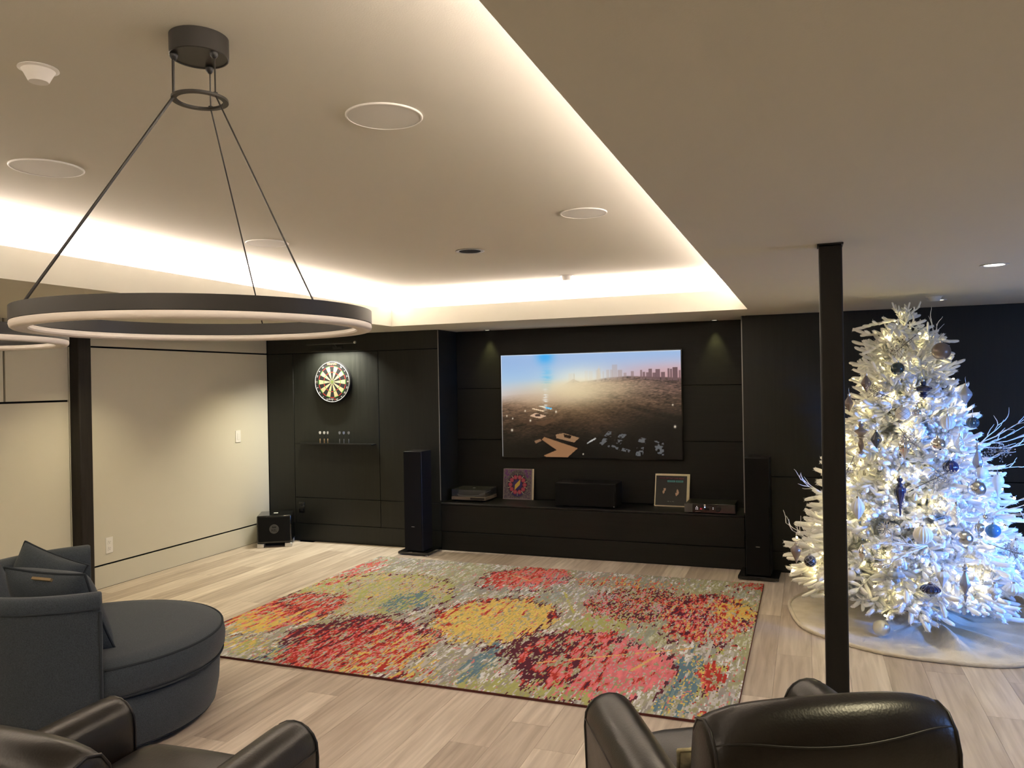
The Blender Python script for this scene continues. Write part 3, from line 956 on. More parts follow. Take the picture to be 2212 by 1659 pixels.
def blot(pts, m, dx, dz, name='printed_face'):
    MB().add([(x + dx, -0.0018, z + dz) for x, z in pts], [tuple(range(len(pts)))]).build(name, m, rb)


skin = mat('printed_skin', (0.50, 0.32, 0.24), 0.7)
blot([(0.0, 0.0), (0.012, 0.012), (0.014, 0.03), (0.022, 0.034), (0.024, 0.056), (0.002, 0.056), (0.004, 0.036), (-0.006, 0.03), (-0.007, 0.016)], skin, 0.082, 0.118)
blot([(0.0, 0.0), (0.02, 0.018), (0.026, 0.036), (0.018, 0.06), (0.008, 0.07), (0.002, 0.05), (0.004, 0.03), (-0.008, 0.034), (-0.007, 0.014)], skin, 0.205, 0.100)
text('signature', '~ - ~', 0.03, M['badge'], rb, (0.155, -0.0022, 0.05))

# ------------------------------------------------------------------ amplifier
a = thing('amplifier', 'low black amplifier with lit red display at the right end of the ledge', 'amplifier', (-0.83, 7.235, 0.4785))
MB().box(-0.215, 0.215, -0.14, 0.16, 0.010, 0.086).build('case', M['black'], a, bevel=0.003)
MB().box(-0.222, 0.222, -0.158, -0.1405, 0.008, 0.088).build('faceplate', M['gloss'], a, bevel=0.003)
MB().box(-0.222, -0.150, -0.161, -0.1585, 0.010, 0.086).build('side_block', M['emblem'], a, bevel=0.001)
for sx in (-1, 1):
    for sy in (-1, 1):
        MB().lathe([(0.016, 0), (0.018, 0.003), (0.018, 0.0105)], 14, c=(sx * 0.17, sy * 0.11, 0)).build('foot', M['matt'], a, smooth=40)
for dx, dz in ((-0.112, 0.062), (-0.119, 0.051), (-0.105, 0.051), (-0.119, 0.039), (-0.105, 0.039), (0.030, 0.056), (0.030, 0.044)):
    MB().box(dx - 0.003, dx + 0.003, -0.1605, -0.158, dz - 0.003, dz + 0.003).build('indicator_light', M['led_white'], a)
text('display_digits', 'A1', 0.018, M['led_red'], a, (-0.075, -0.1595, 0.043))
MB().box(-0.050, -0.002, -0.1592, -0.158, 0.032, 0.050).build('display_window', M['matt'], a)
MB().lathe([(0, -0.001), (0.005, -0.001), (0.005, 0.001), (0, 0.001)], 16, axis='y', c=(-0.042, -0.159, 0.058)).build('power_light', M['led_blue'], a)
MB().box(-0.049, -0.035, -0.1605, -0.158, 0.069, 0.083).build('sticker', M['white'], a)
MB().lathe([(0, 0.0), (0.021, 0.0), (0.023, -0.003), (0.022, -0.020), (0.019, -0.022), (0, -0.022)][::-1], 32, axis='y', c=(0.075, -0.1585 - 0.022, 0.046)).build('volume_knob', M['black'], a, smooth=40)
MB().box(-0.125, -0.08, -0.1597, -0.158, 0.018, 0.0195).build('brand_line', M['badge'], a)

# ------------------------------------------------------------------ dartboard corner
db = thing('dartboard', 'round dartboard with black and cream wedges on the dark panelled wall', 'dartboard', (-4.731, DY, 1.723))
RB = 0.2255
MB().lathe([(0.0, 0.0), (RB - 0.006, 0.0), (RB, 0.005), (RB, 0.034), (RB - 0.004, 0.038), (0.0, 0.038)], 64, axis='y', c=(0, -0.0005, 0)).build('board_body', M['sisal'], db, smooth=35)


def sector(r0, r1, a0, a1, y, n=4):
    vs, fs = [], []
    for k in range(n + 1):
        an = a0 + (a1 - a0) * k / n
        for r in (r0, r1):
            vs.append((r * math.sin(an), y, r * math.cos(an)))
    for k in range(n + 1):
        an = a0 + (a1 - a0) * k / n
        for r in (r0, r1):
            vs.append((r * math.sin(an), y + 0.0016, r * math.cos(an)))
    m2 = 2 * (n + 1)
    for k in range(n):
        b = 2 * k
        fs.append((b, b + 1, b + 3, b + 2))
        fs += [(b + 1, b + 1 + m2, b + 3 + m2, b + 3), (b, b + 2, b + 2 + m2, b + m2)]
    return MB().add(vs, fs)


proto = {}
for i in range(20):
    ang = 2 * PI * i / 20
    for nm, r0, r1 in (('inner', .0165, .0985), ('treble', .0995, .1065), ('outer', .1075, .1615), ('double', .1625, .170)):
        key = (nm,)
        if key not in proto:
            proto[key] = [sector(r0, r1, -PI / 20 + 0.004, PI / 20 - 0.004, -0.0402).mesh('segment') for _ in range(2)]
        if nm in ('treble', 'double'):
            m = M['red'] if i % 2 == 0 else M['green']
        else:
            m = M['sisal'] if i % 2 == 0 else M['cream']
        me = proto[key][i % 2]
        o = link('segment', me, m, db)
        o.rotation_euler = (0, ang, 0)
MB().lathe([(0, 0), (0.0155, 0), (0.0155, 0.002), (0, 0.002)], 24, axis='y', c=(0, -0.0385, 0)).build('outer_bull', M['green'], db)
MB().lathe([(0, 0), (0.0064, 0), (0.0064, 0.003), (0, 0.003)], 20, axis='y', c=(0, -0.0385, 0)).build('bullseye', M['red'], db)
ring_ = [(0.2125 * math.cos(2 * PI * k / 72), -0.0405, 0.2125 * math.sin(2 * PI * k / 72)) for k in range(72)]
MB().tube(ring_, 0.0028, 6, closed=True).build('number_ring', M['numwhite'], db, smooth=60)
for i, nmb in enumerate((20, 1, 18, 4, 13, 6, 10, 15, 2, 17, 3, 19, 7, 16, 8, 11, 14, 9, 12, 5)):
    an = 2 * PI * i / 20
    if i == 0 or i in (1, 19):
        rr = 0.206
    else:
        rr = 0.1925
    if i in (0,):
        continue
    if i in (1, 19):
        an *= 1.15
    o = text('number', str(nmb), 0.024 if i not in (1, 19) else 0.016, M['numwhite'], db, (rr * math.sin(an), -0.0405, rr * math.cos(an)), rot=(PI / 2, an if 5 < i < 15 and False else an, 0), depth=0.0008)
text('top_lettering', 'WINMAU', 0.030, M['orange'], db, (0, -0.0407, 0.190), sx=0.95)
text('bottom_lettering', 'BLADE', 0.022, M['numwhite'], db, (-0.014, -0.0412, -0.1835), sx=0.95)
text('bottom_lettering', '6', 0.026, M['redprint'], db, (0.034, -0.0412, -0.1835))
for s in (-1, 1):
    o = MB().lathe([(0.010, 0), (0.0125, 0), (0.0125, 0.001), (0.010, 0.001), (0.010, 0)], 24, axis='y', c=(s * 0.1925, -0.0395, 0), cap=False).build('side_logo', M['brass'], db)

pl = thing('picture_light', 'slim black picture light above the dartboard', 'light', (-4.68, DY, 2.128))
MB().lathe([(0.0, -0.30), (0.010, -0.30), (0.010, 0.29), (0.0, 0.29)], 20, axis='x', c=(0, -0.13, 0)).build('tube_shade', M['black'], pl, smooth=40)
MB().lathe([(0.0, -0.014), (0.012, -0.010), (0.014, 0.0), (0.012, 0.010), (0.0, 0.014)], 16, axis='x', c=(0.295, -0.13, 0.002)).build('end_knob', M['chrome'], pl, smooth=60)
MB().tube([(0, -0.125, 0), (0, -0.06, -0.005), (0, -0.012, -0.034)], 0.005).build('bracket', M['black'], pl, smooth=60)
MB().box(-0.055, 0.055, -0.014, -0.0005, -0.052, -0.026).build('wall_plate', M['bronze'], pl, bevel=0.002)

sh = thing('dart_shelf', 'narrow black metal shelf under the dartboard holding darts', 'shelf', (-4.70, DY, 1.066))
MB().box(-0.47, 0.47, -0.10, -0.0005, -0.008, 0.0).build('board', M['black'], sh, bevel=0.001)
MB().box(-0.47, 0.47, -0.100, -0.097, 0.0002, 0.006).build('front_lip', M['black'], sh)

DX = [(-4.885, 'L', 'brass dart with white flight, leftmost on the dart shelf'), (-4.832, 'L', 'brass dart with white flight, middle of the brass three'),
      (-4.788, 'L', 'brass dart with white flight, right of the brass three'), (-4.640, 'R', 'dark slim dart, left of the dark three on the shelf'),
      (-4.588, 'R', 'dark slim dart, middle of the dark three on the shelf'), (-4.528, 'R', 'dark slim dart, rightmost on the dart shelf')]
darts = {}
for x_, k, lab in DX:
    if k not in darts:
        d = thing('dart', lab, 'dart', (x_, DY - 0.055, 1.0668), 0.3, 'darts standing on the dart shelf')
        rb_ = 0.0058 if k == 'L' else 0.0034
        MB().lathe([(0.001, 0.0), (rb_, 0.004), (rb_, 0.046), (rb_ * .6, 0.052)], 12).build('barrel', M['brass'] if k == 'L' else M['badge'], d, smooth=50)
        MB().lathe([(0.002, 0.0515), (0.002, 0.098)], 8).build('shaft', M['black'], d, smooth=50)
        f_ = MB()
        for q in range(4):
            an = q * PI / 2 + .4
            ca, sa = math.cos(an), math.sin(an)
            sec = [(0.001, 0.098), (0.011, 0.106), (0.013, 0.120), (0.008, 0.130), (0.001, 0.130)]
            vs = [(r * ca - sa * e, r * sa + ca * e, z) for e in (-.0005, .0005) for r, z in sec]
            f_.add(vs, [(0, 1, 2, 3, 4), (9, 8, 7, 6, 5), (1, 6, 7, 2), (2, 7, 8, 3), (0, 5, 6, 1), (3, 8, 9, 4)])
        f_.build('flight', M['numwhite'] if k == 'L' else M['badge'], d)
        darts[k] = d
    else:
        copy_tree(darts[k], (x_, DY - 0.055, 1.0668), random.uniform(0, 1), lab)

o = thing('wall_outlet', 'black power outlet low on the dark panelled wall', 'outlet', (-5.172, DY, 0.363))
MB().box(-0.037, 0.037, -0.006, -0.0005, -0.060, 0.060).build('plate', M['gloss'], o, bevel=0.002)
for s in (-1, 1):
    MB().box(-0.017, 0.017, -0.0085, -0.0062, s * 0.026 - 0.016, s * 0.026 + 0.016).build('socket', M['black'], o, bevel=0.004)
o = thing('wall_outlet', 'white double power outlet low on the pale left wall', 'outlet', (LW, 4.958, 0.353))
MB().box(0.0005, 0.006, -0.036, 0.036, -0.068, 0.068).build('plate', M['white'], o, bevel=0.002)
for s in (-1, 1):
    q = MB().box(0.0062, 0.0085, -0.017, 0.017, s * 0.027 - 0.018, s * 0.027 + 0.018).build('socket', M['white'], o, bevel=0.004)
    for yy, hh in ((-0.007, .005), (0.007, .004)):
        MB().box(0.0085, 0.0089, yy - 0.001, yy + 0.001, s * 0.027 - hh + .003, s * 0.027 + hh + .003).build('slot', M['matt'], q)
    MB().lathe([(0, 0), (0.0028, 0), (0.0028, 0.0004), (0, 0.0004)], 10, axis='x', c=(0.0085, 0, s * 0.027 - 0.009)).build('slot', M['matt'], q)
o = thing('light_switch', 'white rocker light switch on the pale left wall', 'switch', (LW, 6.585, 1.168))
MB().box(0.0005, 0.006, -0.038, 0.038, -0.062, 0.062).build('plate', M['white'], o, bevel=0.002)
MB().box(0.0062, 0.009, -0.017, 0.017, -0.034, 0.034).build('rocker', M['white'], o, bevel=0.002)

# ------------------------------------------------------------------ ceiling fittings
def ceiling_speaker(x, y, r, label):
    t = thing('ceiling_speaker', label, 'speaker', (x, y, Z_TOP), group='round white speakers in the raised ceiling')
    MB().lathe([(r - 0.006, -0.0005), (r, -0.0005), (r, -0.004), (r - 0.002, -0.006), (r - 0.006, -0.006), (r - 0.006, -0.0005)], 56, cap=False).build('rim', M['white'], t, smooth=40)
    MB().lathe([(r - 0.0065, -0.0008), (r - 0.0065, -0.0045), (0.0, -0.0052)], 56).build('grille', M['mesh'], t, smooth=40)


ceiling_speaker(-1.263, 2.20, 0.124, 'round white ceiling speaker right of the hanging lamp canopy, largest in view')
ceiling_speaker(-2.752, 2.182, 0.130, 'round white ceiling speaker at the far left under the smoke detector')
ceiling_speaker(-3.028, 3.847, 0.125, 'round white ceiling speaker between the lamp cables')
ceiling_speaker(-1.062, 3.872, 0.121, 'round white ceiling speaker near the right soffit edge')

t = thing('smoke_detector', 'white cone-shaped detector on the ceiling left of the lamp canopy', 'detector', (-1.923, 1.505, Z_TOP))
MB().lathe([(0.0, -0.0005), (0.049, -0.0005), (0.050, -0.003), (0.042, -0.006), (0.0, -0.006)], 40).build('base', M['white'], t, smooth=40)
MB().lathe([(0.041, -0.0062), (0.038, -0.010), (0.026, -0.034), (0.024, -0.037), (0.0, -0.038)], 40).build('cone', M['white'], t, smooth=40)
t = thing('black_downlight', 'open black recessed downlight in the middle of the raised ceiling', 'downlight', (-2.053, 4.66, Z_TOP))
MB().lathe([(0.072, -0.0005), (0.094, -0.0005), (0.095, -0.003), (0.090, -0.005), (0.072, -0.003), (0.072, -0.0005)], 40, cap=False).build('trim', M['badge'], t, smooth=40)
MB().lathe([(0.0, -0.001), (0.0715, -0.001), (0.0715, -0.0025), (0.0, -0.0025)], 40).build('aperture', M['matt'], t, smooth=40)
t = thing('sprinkler', 'small white sprinkler on the raised ceiling above the back cove', 'sprinkler', (-1.825, 6.10, Z_TOP))
MB().lathe([(0.0, -0.0005), (0.055, -0.0005), (0.055, -0.004), (0.0, -0.005)], 32).build('flange', M['white'], t, smooth=40)
MB().lathe([(0.042, -0.0052), (0.034, -0.040), (0.0, -0.042)], 32).build('cup', M['white'], t, smooth=40)


def downlight(x, y, lens, label):
    t = thing('downlight', label, 'downlight', (x, y, Z_SOF), group='small recessed downlights')
    MB().lathe([(0.046, -0.0005), (0.065, -0.0005), (0.066, -0.002), (0.064, -0.004), (0.046, -0.0025), (0.046, -0.0005)], 36, cap=False).build('trim', M['white'], t, smooth=40)
    MB().lathe([(0.0, -0.0006), (0.0455, -0.0006), (0.0455, -0.0018), (0.0, -0.0018)], 36).build('lens', lens, t, smooth=40)


DLL = {(-4.86, 4.548): 'lit downlight over the left wall, seen through the lamp ring', (-4.86, 6.43): 'downlight in the corner beside the dark wall, behind the lamp ring',
       (0.893, 4.526): 'lit downlight in the right ceiling beside the steel post', (0.901, 6.43): 'downlight above the top of the white tree'}
for x_, y_, e_ in SPOTS:
    lab = DLL.get((x_, y_))
    if lab:
        downlight(x_, y_, M['lens'] if y_ < 6 else M['lens_dim'], lab)
for nx_, lab in ((-3.10, 'niche spotlight at the upper left of the television'), (-0.80, 'niche spotlight at the upper right of the television')):
    t = thing('niche_spotlight', lab, 'downlight', (nx_, ALCY - 0.065, Z_SOF))
    MB().lathe([(0.026, -0.0005), (0.036, -0.0005), (0.036, -0.003), (0.026, -0.003), (0.026, -0.0005)], 24, cap=False).build('trim', M['black'], t, smooth=40)
    MB().lathe([(0.0, -0.0008), (0.0255, -0.0008), (0.0255, -0.0018), (0.0, -0.0018)], 24).build('lens', M['lens_dim'], t, smooth=40)
t = thing('sprinkler', 'small white cup-shaped sprinkler on the soffit above the white tree', 'sprinkler', (0.845, 6.13, Z_SOF))
MB().lathe([(0.0, -0.0005), (0.056, -0.0005), (0.056, -0.004), (0.0, -0.005)], 32).build('flange', M['white'], t, smooth=40)
MB().lathe([(0.045, -0.0052), (0.030, -0.034), (0.0, -0.036)], 32).build('cup', M['white'], t, smooth=40)

# ------------------------------------------------------------------ ring pendant lamps
def pendant(x, y, label):
    t = thing('ring_pendant', label, 'lamp', (x, y, Z_TOP), 0.3638, group='black ring pendants')
    MB().lathe([(0.0, -0.0005), (0.070, -0.0005), (0.070, -0.049), (0.068, -0.051), (0.065, -0.051), (0.065, -0.049), (0.0, -0.049)], 56).build('canopy', M['bronze'], t, smooth=35)
    zc = -0.152
    zr = 1.869 - Z_TOP
    ro, ri = 0.410, 0.375
    MB().lathe([(0.054, zc), (0.067, zc), (0.067, zc - 0.006), (0.054, zc - 0.006), (0.054, zc)], 56, cap=False).build('spreader_ring', M['bronze'], t, smooth=35)
    MB().lathe([(ri, zr), (ro, zr), (ro, zr - 0.032), (ro - 0.002, zr - 0.033), (ri + 0.002, zr - 0.033), (ri, zr - 0.032), (ri, zr)], 128, cap=False).build('ring_housing', M['bronze'], t, smooth=35)
    z2 = zr - 0.0332
    MB().lathe([(ro - 0.001, z2), (ro, z2 - 0.006), (ro - 0.002, z2 - 0.013), (ro - 0.006, z2 - 0.016), (ro - 0.016, z2 - 0.0165), (ro - 0.018, z2 - 0.0145),
                (ri - 0.002, z2 - 0.014), (ri - 0.005, z2 - 0.010), (ri - 0.003, z2 - 0.003), (ri + 0.001, z2)], 128, cap=False).build('diffuser_ring', M['diffuser'], t, smooth=50)
    for k, an in enumerate((207, 87, 327)):
        ca, sa = math.cos(math.radians(an)), math.sin(math.radians(an))
        rc = 0.0036 if k == 0 else 0.0020
        MB().tube([(0.060 * ca, 0.060 * sa, -0.050), (0.0605 * ca, 0.0605 * sa, zc - 0.003), (0.388 * ca, 0.388 * sa, zr + 0.001)], rc, 8).build('cable', M['bronze'], t, smooth=60)
        MB().lathe([(0.010, -0.0515), (0.010, -0.058), (0.004, -0.066)], 12, c=(0.058 * ca, 0.058 * sa, 0)).build('cable_grip', M['black'], t, smooth=50)
        MB().lathe([(0.0, zc + 0.004), (0.006, zc + 0.003), (0.006, zc + 0.0005)], 10, c=(0.0605 * ca, 0.0605 * sa, 0)).build('ring_clip', M['black'], t, smooth=50)


pendant(-1.397, 1.528, 'black ring pendant lamp hanging in front, its whole ring in view')
pendant(-2.43, 1.47, 'second black ring pendant cut off by the left edge of the photo')

# ------------------------------------------------------------------ pillows
def pillow_mesh(wd, ht, th, n=14, sag=0.06):
    b = MB()
    us = [math.sin((k / n - .5) * PI) * 1.0 for k in range(n + 1)]

    def pt(u, v, s):
        e = max(0.0, (1 - abs(u) ** 3.2)) ** 0.5 * max(0.0, (1 - abs(v) ** 3.2)) ** 0.5
        px = u * wd / 2 * (1 - sag * (1 - v * v) ** 1.0 * abs(u) ** 2)
        pz = v * ht / 2 * (1 - sag * (1 - u * u) ** 1.0 * abs(v) ** 2)
        return (px, s * th / 2 * e, pz)
    N = n + 1
    fr = [pt(u, v, -1) for v in us for u in us]
    bk = [pt(u, v, 1) for v in us for u in us]
    b.add(fr, [(j * N + i, j * N + i + 1, (j + 1) * N + i + 1, (j + 1) * N + i) for j in range(n) for i in range(n)])
    b.add(bk, [(j * N + i, (j + 1) * N + i, (j + 1) * N + i + 1, j * N + i + 1) for j in range(n) for i in range(n)])
    edge = [pt(u, -1, 1) for u in us] + [pt(1, v, 1) for v in us[1:]] + [pt(u, 1, 1) for u in us[::-1][1:]] + [pt(-1, v, 1) for v in us[::-1][1:-1]]
    return b, edge


def pillow(label, centre, xaxis, zaxis, wd, ht, th, m, pm, tagged=False):
    X = Vector(xaxis).normalized()
    Z = Vector(zaxis)
    Z = (Z - X * Z.dot(X)).normalized()
    Y = Z.cross(X)
    t = thing('pillow', label, 'pillow', centre, rot=Matrix((X, Y, Z)).transposed().to_euler())
    b, e = pillow_mesh(wd, ht, th)
    o = b.build('cover', m, t, smooth=180)
    dm = o.modifiers.new('sub', 'SUBSURF'); dm.levels = 1; dm.render_levels = 1
    MB().tube(e, 0.006, 6, closed=True).build('piping', pm, t, smooth=180)
    if tagged:
        MB().box(-0.055, 0.055, -0.006, 0.006, 0, 0.014).build('sewn_label', M['tag'], t, (0.02, -0.035, ht / 2 - 0.022), (0.5, 0, 0))
    return t


# ------------------------------------------------------------------ round cuddle chair
CX, CY = -3.42, 2.93
gc = thing('round_chair', 'round charcoal wool swivel chair with curved back', 'chair', (CX, CY, 0))
A0, A1 = math.radians(-218), math.radians(-39)        # back runs between these angles


def ang_in(a):
    a = (a - A0) % (2 * PI)
    return a <= (A1 - A0)


def smooth_r(inside, outside, edge=0.05):
    def f(a, z=0):
        aa = (a - A0) % (2 * PI)
        span = A1 - A0
        d = min(aa, span - aa) if aa <= span else -min(aa - span, 2 * PI - aa)
        k = min(1, max(0, (d + edge) / (2 * edge)))
        return outside + (inside - outside) * k
    return f


MB().lathe([(0.44, 0.0), (0.44, 0.028)], 48).build('swivel_base', M['matt'], gc, smooth=30)
rb_f = smooth_r(0.48, 1.0)
MB().lathe([(0.545, 0.03), (0.572, 0.05), (0.590, 0.14), (0.596, 0.24), (0.585, 0.276), (0.55, 0.285)], 144, rf=smooth_r(0.84, 1.0)).build('base', M['fabric'], gc, smooth=50)
MB().lathe([(0.560, 0.288), (0.605, 0.296), (0.622, 0.33), (0.625, 0.38), (0.616, 0.428), (0.595, 0.444), (0.50, 0.456), (0.25, 0.462), (0.0, 0.463)], 144,
           rf=smooth_r(0.79, 1.0, 0.03)).build('seat_cushion', M['fabric'], gc, smooth=60)


def ring_open(r, z, a0, a1, n=60):
    return [(r * math.cos(a0 + (a1 - a0) * k / n), r * math.sin(a0 + (a1 - a0) * k / n), z) for k in range(n + 1)]


OA0, OA1 = A1 + 0.03, A0 + 2 * PI - 0.03
MB().tube(ring_open(0.611, 0.434, OA0, OA1), 0.006).build('piping', M['piping'], gc, smooth=180)
MB().tube(ring_open(0.611, 0.297, OA0, OA1), 0.006).build('piping', M['piping'], gc, smooth=180)
MB().tube(ring_open(0.560, 0.040, OA0, OA1), 0.005).build('piping', M['piping'], gc, smooth=180)
shell = [(0.600, 0.03), (0.612, 0.10), (0.632, 0.45), (0.645, 0.705), (0.648, 0.745), (0.640, 0.772), (0.620, 0.786), (0.590, 0.786), (0.560, 0.774), (0.535, 0.745), (0.515, 0.68), (0.495, 0.45), (0.49, 0.29), (0.50, 0.03)]
rings = []
N = 72
for k in range(N + 1):
    a = A1 + (A0 - A1) * k / N
    rings.append((a, 1.0))
rings = [(A1 + 0.022, .80)] + [(A1 + 0.014, .93)] + rings + [(A0 - 0.014, .93)] + [(A0 - 0.022, .80)]
cen = (0.565, 0.40)
RR = []
for a, s in rings:
    ss = 1 - (1 - s) * .35
    RR.append([((cen[0] + (r - cen[0]) * s) * math.cos(a), (cen[0] + (r - cen[0]) * s) * math.sin(a), cen[1] + (z - cen[1]) * (1 - (1 - s) * .08)) for r, z in shell])
MB().loft(RR[::-1]).build('back', M['fabric'], gc, smooth=50)
MB().tube(ring_open(0.648, 0.722, A1 + .005, A0 - .005, 72), 0.005).build('piping', M['piping'], gc, smooth=180)
for ae in (A1 + 0.006, A0 - 0.006):
    MB().tube([(r * math.cos(ae) * 1.003, r * math.sin(ae) * 1.003, z) for r, z in shell[:4]], 0.0055).build('piping', M['piping'], gc, smooth=180)

pillow('charcoal wool pillow with tan label leaning in the near end of the round chair', (-3.315, 2.655, 0.650), (1, .08, -.02), (0.02, -.40, .90), 0.47, 0.44, 0.20, M['fabric'], M['piping'], True)
pillow('charcoal wool pillow propped on the far back of the round chair', (-3.88, 2.99, 0.625), (.80, .34, -.36), (.25, .30, .85), 0.36, 0.38, 0.22, M['fabric'], M['piping'])
pillow('charcoal wool pillow at the left edge of the photo on the round chair', (-3.80, 2.63, 0.655), (.45, -.86, 0), (-.3, -.15, .95), 0.40, 0.40, 0.16, M['fabric'], M['piping'])

# ------------------------------------------------------------------ leather armchairs
def armchair(label, x, y, rz):
    t = thing('leather_armchair', label, 'chair', (x, y, 0), rz)
    L_ = M['leather']
    # plinth frame and legs
    MB().box(-0.41, 0.41, -0.36, 0.37, 0.12, 0.29).build('seat_frame', L_, t, bevel=0.02, bseg=3)
    for sx in (-1, 1):
        for sy in (-1, 1):
            MB().loft([[(sx * .36 + q * a, sy * .31 + q * b, z) for a, b in ((-1, -1), (1, -1), (1, 1), (-1, 1))] for q, z in ((.018, 0.0), (.028, 0.125))]).build('leg', M['legwood'], t)
    # seat cushion
    rings = []
    for yy, s in ((-0.24, .92), (-0.22, 1), (0.30, 1), (0.37, .99), (0.405, .95), (0.42, .86)):
        w_, z0, z1 = 0.268 * (0.985 if s < .97 else 1), 0.292, 0.455
        zc, h = (z0 + z1) / 2, (z1 - z0) / 2 * s
        ring = []
        for k in range(24):
            an = 2 * PI * k / 24
            c_, s_ = math.cos(an), math.sin(an)
            ring.append((w_ * math.copysign(abs(c_) ** .35, c_), yy, zc + h * math.copysign(abs(s_) ** .45, s_) + (0.012 * (1 - c_ * c_) if s_ > 0 else 0)))
        rings.append(ring)
    MB().loft(rings).build('seat_cushion', L_, t, smooth=60)
    # arms: rounded tops, rolled front ends
    for sx in (-1, 1):
        xo, xi = 0.445, 0.275

        def prof(k):
            """arm cross-section, outer bottom round to inner bottom"""
            pts = [(xo - .012, 0.10), (xo, 0.30), (xo + .006, 0.50)]
            cxm, rad = (xo + xi) / 2 + .003, (xo - xi) / 2 + .003
            for q in range(1, 10):
                an = PI * q / 10
                pts.append((cxm + rad * math.cos(an), 0.515 + 0.092 * math.sin(an) ** .9))
            pts += [(xi, 0.50), (xi + .002, 0.30), (xi + .006, 0.10)]
            return pts
        secs = [(-0.36, .97, -.004), (-0.34, 1, 0), (-0.05, 1, 0.0), (0.20, 1, 0.004), (0.33, 1, 0.004), (0.375, 1, .002), (0.398, .975, -.006), (0.410, .93, -.016), (0.415, .86, -.03)]
        rings = []
        for yy, s, dz in secs:
            pr = prof(0)
            cxm = (xo + xi) / 2
            ring = [(sx * (cxm + (px - cxm) * s), yy, 0.10 + (pz - 0.10) * (1 + dz)) for px, pz in pr]
            if sx < 0:
                ring = ring[::-1]
            rings.append(ring)
        arm = MB().loft(rings).build('arm', L_, t, smooth=60)
        line = [(sx * ((xo + xi) / 2 + (px - (xo + xi) / 2) * .985), 0.402, 0.10 + (pz - 0.10) * .99) for px, pz in prof(0)]
        MB().tube(line, 0.0045).build('piping', M['seam'], arm, smooth=180)
        line = [(sx * (xo + .0045), yy, 0.523) for yy in np.linspace(-0.33, 0.395, 8)]
        MB().tube(line, 0.0028).build('seam', M['seam'], arm, smooth=180)
    # back
    bp = [(-0.405, 0.12), (-0.425, 0.40), (-0.44, 0.70), (-0.440, 0.760), (-0.425, 0.810), (-0.395, 0.845), (-0.355, 0.857), (-0.315, 0.845), (-0.290, 0.810), (-0.275, 0.74), (-0.245, 0.45), (-0.235, 0.30), (-0.24, 0.12)]

    def bring(xx, s):
        k = xx / 0.318
        dz = 0.020 * (1 - k * k) - 0.026 * abs(k) ** 7
        dy = -0.020 * (1 - k * k)
        cy_, cz_ = -0.345, 0.47
        return [(xx, cy_ + (py - cy_) * s + (dy if pz > .3 else 0), cz_ + (pz - cz_) * (1 - (1 - s) * .35) + (dz if pz > .6 else 0)) for py, pz in bp]
    xs = [(-0.325, .86), (-0.322, .94), (-0.314, 1)] + [(v, 1) for v in np.linspace(-0.29, 0.29, 13)] + [(0.314, 1), (0.322, .94), (0.325, .86)]
    back = MB().loft([bring(xx, s) for xx, s in xs]).build('back', L_, t, smooth=60)
    for sx in (-1, 1):
        MB().tube(bring(sx * 0.3165, 1.0)[1:11], 0.0045).build('piping', M['seam'], back, smooth=180)
    pts = []
    for xx in np.linspace(-0.312, 0.312, 25):
        k = xx / 0.312
        zp = 0.768 + 0.052 * k * k
        pts.append((xx, float(np.interp(zp, [.70, .76, .81, .845], [-.44, -.44, -.425, -.395])) - 0.0015 - 0.020 * (1 - k * k), zp + 0.020 * (1 - k * k) - 0.026 * abs(k) ** 7))
    MB().tube(pts, 0.0028).build('top_seam', M['seam'], back, smooth=180)
    return t


armchair('dark leather armchair seen from behind at the lower right', -0.145, 2.43, math.radians(28.5))
armchair('dark leather armchair cut off at the lower left corner', -1.905, 1.655, math.radians(3))
pillow('cream and black patterned pillow on the seat of the right armchair', (-0.165, 2.255, 0.575), (.87, .48, 0), (.22, -.40, .88), 0.46, 0.25, 0.10, M['pat'], M['pat'])

# ------------------------------------------------------------------ tree skirt
SKX, SKY = 0.723, 5.96
TX, TY = 0.63, 5.92


def paint_skirt():
    b = MB()
    nr, na = 46, 192
    rng2 = np.random.default_rng(5)
    folds = [(-80, .075, .090, -.10), (-56, .045, .06, .2), (-36, .035, .07, .3), (-100, .012, .10, .2), (-110, .010, .14, .2), (-140, .010, .10, .3), (10, .02, .1, .2), (170, .012, .12, .2), (60, .02, .1, .2), (110, .02, .1, .2), (-5, .018, .06, .25)]
    rings = []
    for i in range(nr + 1):
        rr = 0.05 + (0.872 - 0.05) * i / nr
        ring = []
        for j in range(na):
            a = 2 * PI * j / na
            q = (rr - .05) / .822
            edge = 1 + 0.012 * math.sin(5 * a + 1) + 0.008 * math.sin(9 * a)
            z = 0.014 + 0.11 * max(0, 1 - q / .30) ** 1.6
            for deg, h, wd, tw in folds:
                d = (a - math.radians(deg) - tw * (q - .5) + PI) % (2 * PI) - PI
                z += h * math.exp(-(d / wd) ** 2) * math.sin(min(1, q / .55) * PI / 2) * (1 - max(0, (q - .72) / .28) ** 1.2) * 1.0
            z += 0.003 * math.sin(23 * a + 9 * q) * (1 - q)
            ring.append((rr * edge * math.cos(a), rr * edge * math.sin(a), z))
        rings.append(ring)
    rings.append([(x * 1.012, y * 1.012, 0.003) for x, y, z in rings[-1]])
    b.loft(rings, cap=False)
    return b, rings[-2]


sb, rim = paint_skirt()
sk = sb.build('tree_skirt', M['fur'], None, (SKX, SKY, 0.0), smooth=180)
tag(sk, 'round cream plush skirt spread on the floor under the white tree', 'tree skirt')
fe = MB()
fe.tube([(x * 1.004, y * 1.004, 0.014) for x, y, z in rim], [0.0125 + 0.003 * math.sin(k * 2.7) for k in range(len(rim))], 8, closed=True)
fe.build('fur_edge', M['fur'], sk, smooth=180)

